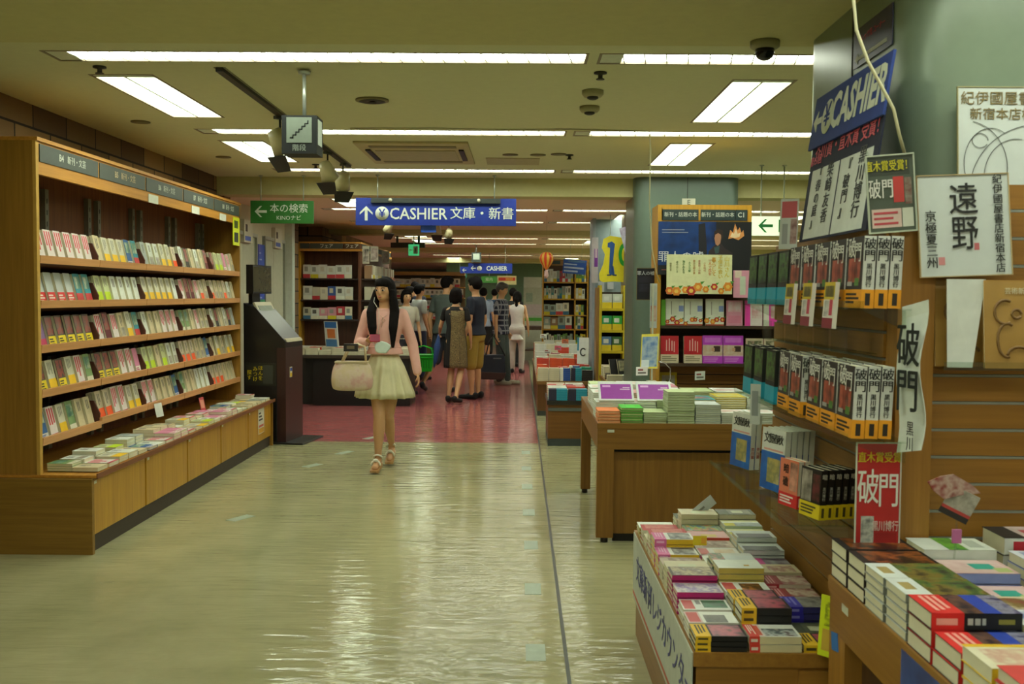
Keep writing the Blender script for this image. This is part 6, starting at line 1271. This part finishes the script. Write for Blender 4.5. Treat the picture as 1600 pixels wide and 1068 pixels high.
# customers
GREY = C('#4a5650', .8); NVY = C('#141b2c', .8); JEAN = C('#1e2a48', .8); KHAKI = C('#9c8230', .8); BLKF = C('#12120f', .8); WHF = C('#c4cac4', .8)
LEO = ART('#1e1812', '#8a7848', '#3a2e1c', '#9a8a5a', k=70, rough=.8)
person('woman with black bob in a leopard and black dress, seen from behind', -.86, 13.4, 165, 1.55, None, ('dress', BLKF, .305, .105, ('leopard_panel', LEO)), ('heel', BLKF), ('bob', HAIR),
       legs={'L': ((.045, -.02, .285), (.05, .03, .06), (.055, -.05, .02)), 'R': ((-.045, -.01, .285), (-.05, .13, .07), (-.06, .06, .025))},
       arms={'L': ((.15, -.03, .66), (.19, -.12, .60)), 'R': ((-.13, .0, .65), (-.12, -.06, .52))}, fem=True, vox=.012, lean=0)
person('man in navy polo shirt and khaki shorts talking beside the leopard dress', -.62, 13.95, -115, 1.71, (NVY, 'short', .52), ('shorts', KHAKI, .28), ('shoe', BLKF), ('short', HAIR), vox=.013, hy=-8)
person('man in grey T-shirt leaning to the talking couple, green basket in hand', -1.13, 14.9, 160, 1.74, (GREY, 'short', .50), ('shorts', C('#2a3038', .8), .27), ('shoe', C('#14181a', .6)), ('short', HAIR),
       legs={'L': ((.07, .02, .28), (.12, .16, .09), (.13, .10, .03)), 'R': ((-.05, -.04, .28), (-.06, -.02, .05), (-.06, -.10, .016))}, arms={'L': ((.135, .02, .63), (.125, -.02, .47))}, vox=.013, lean=8, hy=-25)
PLAID = None
def plaid():
    m, nt, b_ = nodes('navy_plaid'); tc = nt.nodes.new('ShaderNodeTexCoord'); ws = []
    for ax, sc in (('X', 16), ('Z', 12)):
        w_ = nt.nodes.new('ShaderNodeTexWave'); w_.bands_direction = ax; w_.inputs['Scale'].default_value = sc / 3.2; w_.inputs['Distortion'].default_value = .4
        r_ = nt.nodes.new('ShaderNodeValToRGB'); r_.color_ramp.elements[0].position = .78; r_.color_ramp.elements[1].position = .86; r_.color_ramp.elements[0].color = (0, 0, 0, 1); r_.color_ramp.elements[1].color = (1, 1, 1, 1)
        nt.links.new(tc.outputs['Object'], w_.inputs['Vector']); nt.links.new(w_.outputs['Fac'], r_.inputs[0]); ws.append(r_)
    mx = nt.nodes.new('ShaderNodeMath'); mx.operation = 'MAXIMUM'; nt.links.new(ws[0].outputs[0], mx.inputs[0]); nt.links.new(ws[1].outputs[0], mx.inputs[1])
    c_ = nt.nodes.new('ShaderNodeValToRGB'); c_.color_ramp.elements[0].color = (*rgb('#1a2038'), 1); c_.color_ramp.elements[1].color = (*rgb('#8a8c94'), 1)
    nt.links.new(mx.outputs[0], c_.inputs[0]); nt.links.new(c_.outputs[0], b_.inputs['Base Color']); b_.inputs['Roughness'].default_value = .8; return m
person('older man with grey hair in a navy plaid shirt, carrying a dark bag', -.30, 16.2, 72, 1.66, (plaid(), 'short', .49), ('trousers', C('#4a5450', .8), 0), ('shoe', C('#a8a48a', .6)), ('short', C('#4a4842', .6)),
       legs={'R': ((-.05, -.02, .275), (-.05, -.0, .05), (-.055, -.10, .018)), 'L': ((.055, -.03, .275), (.06, -.05, .05), (.065, -.15, .018))}, arms={'R': ((-.135, .01, .635), (-.14, .0, .47))}, vox=.014, pitch=12)
person('man in white shirt and dark jeans with a black shoulder bag, browsing behind the basket', -1.72, 17.0, 130, 1.63, (WHF, 'short', .51), ('trousers', JEAN, 0), ('shoe', BLKF), ('short', HAIR), vox=.016, arms={'L': ((.13, -.03, .65), (.10, -.13, .62))})
person('woman in a pale collared top facing the viewer behind the walking woman', -1.66, 14.6, 25, 1.53, (C('#b8b4a0', .8), 'short', .52), ('trousers', C('#2c2c34', .8), 0), ('shoe', BLKF), ('bob', HAIR), vox=.016, fem=True)
person('person in white shirt seen from the side, farther than the pale-topped woman', -2.0, 18.0, 110, 1.60, (WHF, 'short', .51), ('trousers', C('#24262e', .8), 0), ('shoe', BLKF), ('short', HAIR), vox=.018)
person('person in dark navy clothes behind the two white-shirted customers', -2.02, 19.2, 170, 1.70, (NVY, 'short', .5), ('trousers', BLKF, 0), ('shoe', BLKF), ('short', HAIR), vox=.018)
person('man in light blue shirt with a tan backpack, walking away down the aisle', -.75, 20.5, 172, 1.60, (C('#8e9cae', .8), 'short', .5), ('shorts', BLKF, .30), ('shoe', C('#c0bca8')), ('short', HAIR), vox=.018, legs={'R': ((-.05, -.04, .28), (-.05, -.06, .05), (-.055, -.14, .018))})
person('distant person in blue shirt before the green wall', -.62, 24.4, 180, 1.60, (C('#2c4a6a', .8), 'short', .5), ('trousers', BLKF, 0), ('shoe', BLKF), ('short', HAIR), vox=.022)
person('man in black T-shirt seen from behind near the far desk', -.14, 20.2, 176, 1.60, (BLKF, 'short', .5), ('trousers', BLKF, 0), ('shoe', BLKF), ('short', HAIR), vox=.018)
person('woman in white sleeveless tunic with a dark ponytail near the far desk', -.05, 18.6, 170, 1.53, (C('#ccc6be', .8), 'none', .40), ('trousers', C('#b4aca0', .8), 0), ('heel', BLKF), ('pony', HAIR), vox=.016, fem=True)
# carried things
bk_ = E('shopping_basket', (-1.45, 14.55, .335)); tag(bk_, 'bright green plastic shopping basket carried by the man in grey', 'basket'); GRN = C('#12a818', .35)
q = MB(); rings = [[(x * s_, y * s_ * 1.0, z) for x, y in ((-.2, -.13), (.2, -.13), (.2, .13), (-.2, .13))] for z, s_ in ((0, .85), (.24, 1.05))]
q.loft(rings, GRN, smooth=False); bo = q.build('basket', bk_); bo.data.polygons[-1].select = True
for z in (.20, .24): MB().tube([(-.215, -.142, z), (.215, -.142, z), (.215, .142, z), (-.215, .142, z), (-.215, -.142, z)], .008, GRN, n=6).build('rim', bk_)
for y in (-.13, .13): MB().tube([(-.16, y, .24), (-.13, y * .6, .33), (.0 + .05, y * .2, .37), (.17, y * .6, .33), (.19, y, .24)], .007, GRN, n=6).build('handle', bk_)
sl = MB()
for k in range(9): sl.box(-.165 + k * .037, -.137, .05, -.150 + k * .037, -.133, .17, '#0c7a12')
sl.build('slats', bk_)
um = MB().loft([[(r_ * math.cos(a), r_ * math.sin(a), z) for a in [2 * math.pi * k / 10 for k in range(10)]] for z, r_ in ((0, .008), (.12, .03), (.3, .045), (.42, .02), (.46, .012))], C('#2c4a80', .7)).build('folded_umbrella'); um.location = (-1.175, 13.72, .45); um.rotation_euler = (0, R(8), 0); tag(um, 'folded blue umbrella hanging between the basket and the woman in the leopard dress', 'umbrella')
tb = E('tote_bag', (-.42, 15.98, .10)); tag(tb, 'dark blue and brown tote bag with long handles held by the older man', 'bag')
MB().prism([(-.22, .10), (.20, .08), (.18, .40), (-.20, .40)], -.06, .06, C('#18202e', .6)).build('body', tb, bevel=.02); MB().prism([(-.19, .0), (.17, .0), (.205, .11), (-.225, .13)], -.064, .064, C('#3c2018', .5)).build('leather_base', tb, bevel=.01)
for y in (-.05, .05): MB().tube([(-.12, y, .39), (-.07, y, .60), (.0, y * .2, .70), (.10, y, .56), (.19, y, .38)], .010, C('#14161a', .5), n=6).build('handle', tb)
for k in range(1): MB().box(.0, -.068, .33, .13, -.062, .35, '#6a6a6a').build('zip', tb)
r = MB().ell((0, 0, 0), (.11, .07, .17), C('#a8883c', .7), 14, 10).build('backpack'); r.location = (-.78, 20.36, 1.12); tag(r, 'tan cloth backpack on the back of the man in light blue', 'backpack')
sb = E('shoulder_bag', (-1.98, 17.15, .86)); tag(sb, 'black shoulder bag at the side of the man in the white shirt', 'bag'); MB().box(-.10, -.05, 0, .12, .05, .26, C('#15160f', .5)).build('body', sb, bevel=.02); MB().tube([(-.05, 0, .25), (.05, -.01, .38), (.16, 0, .48), (.12, .0, .25)], .010, C('#15160f', .5), n=6).build('strap', sb)
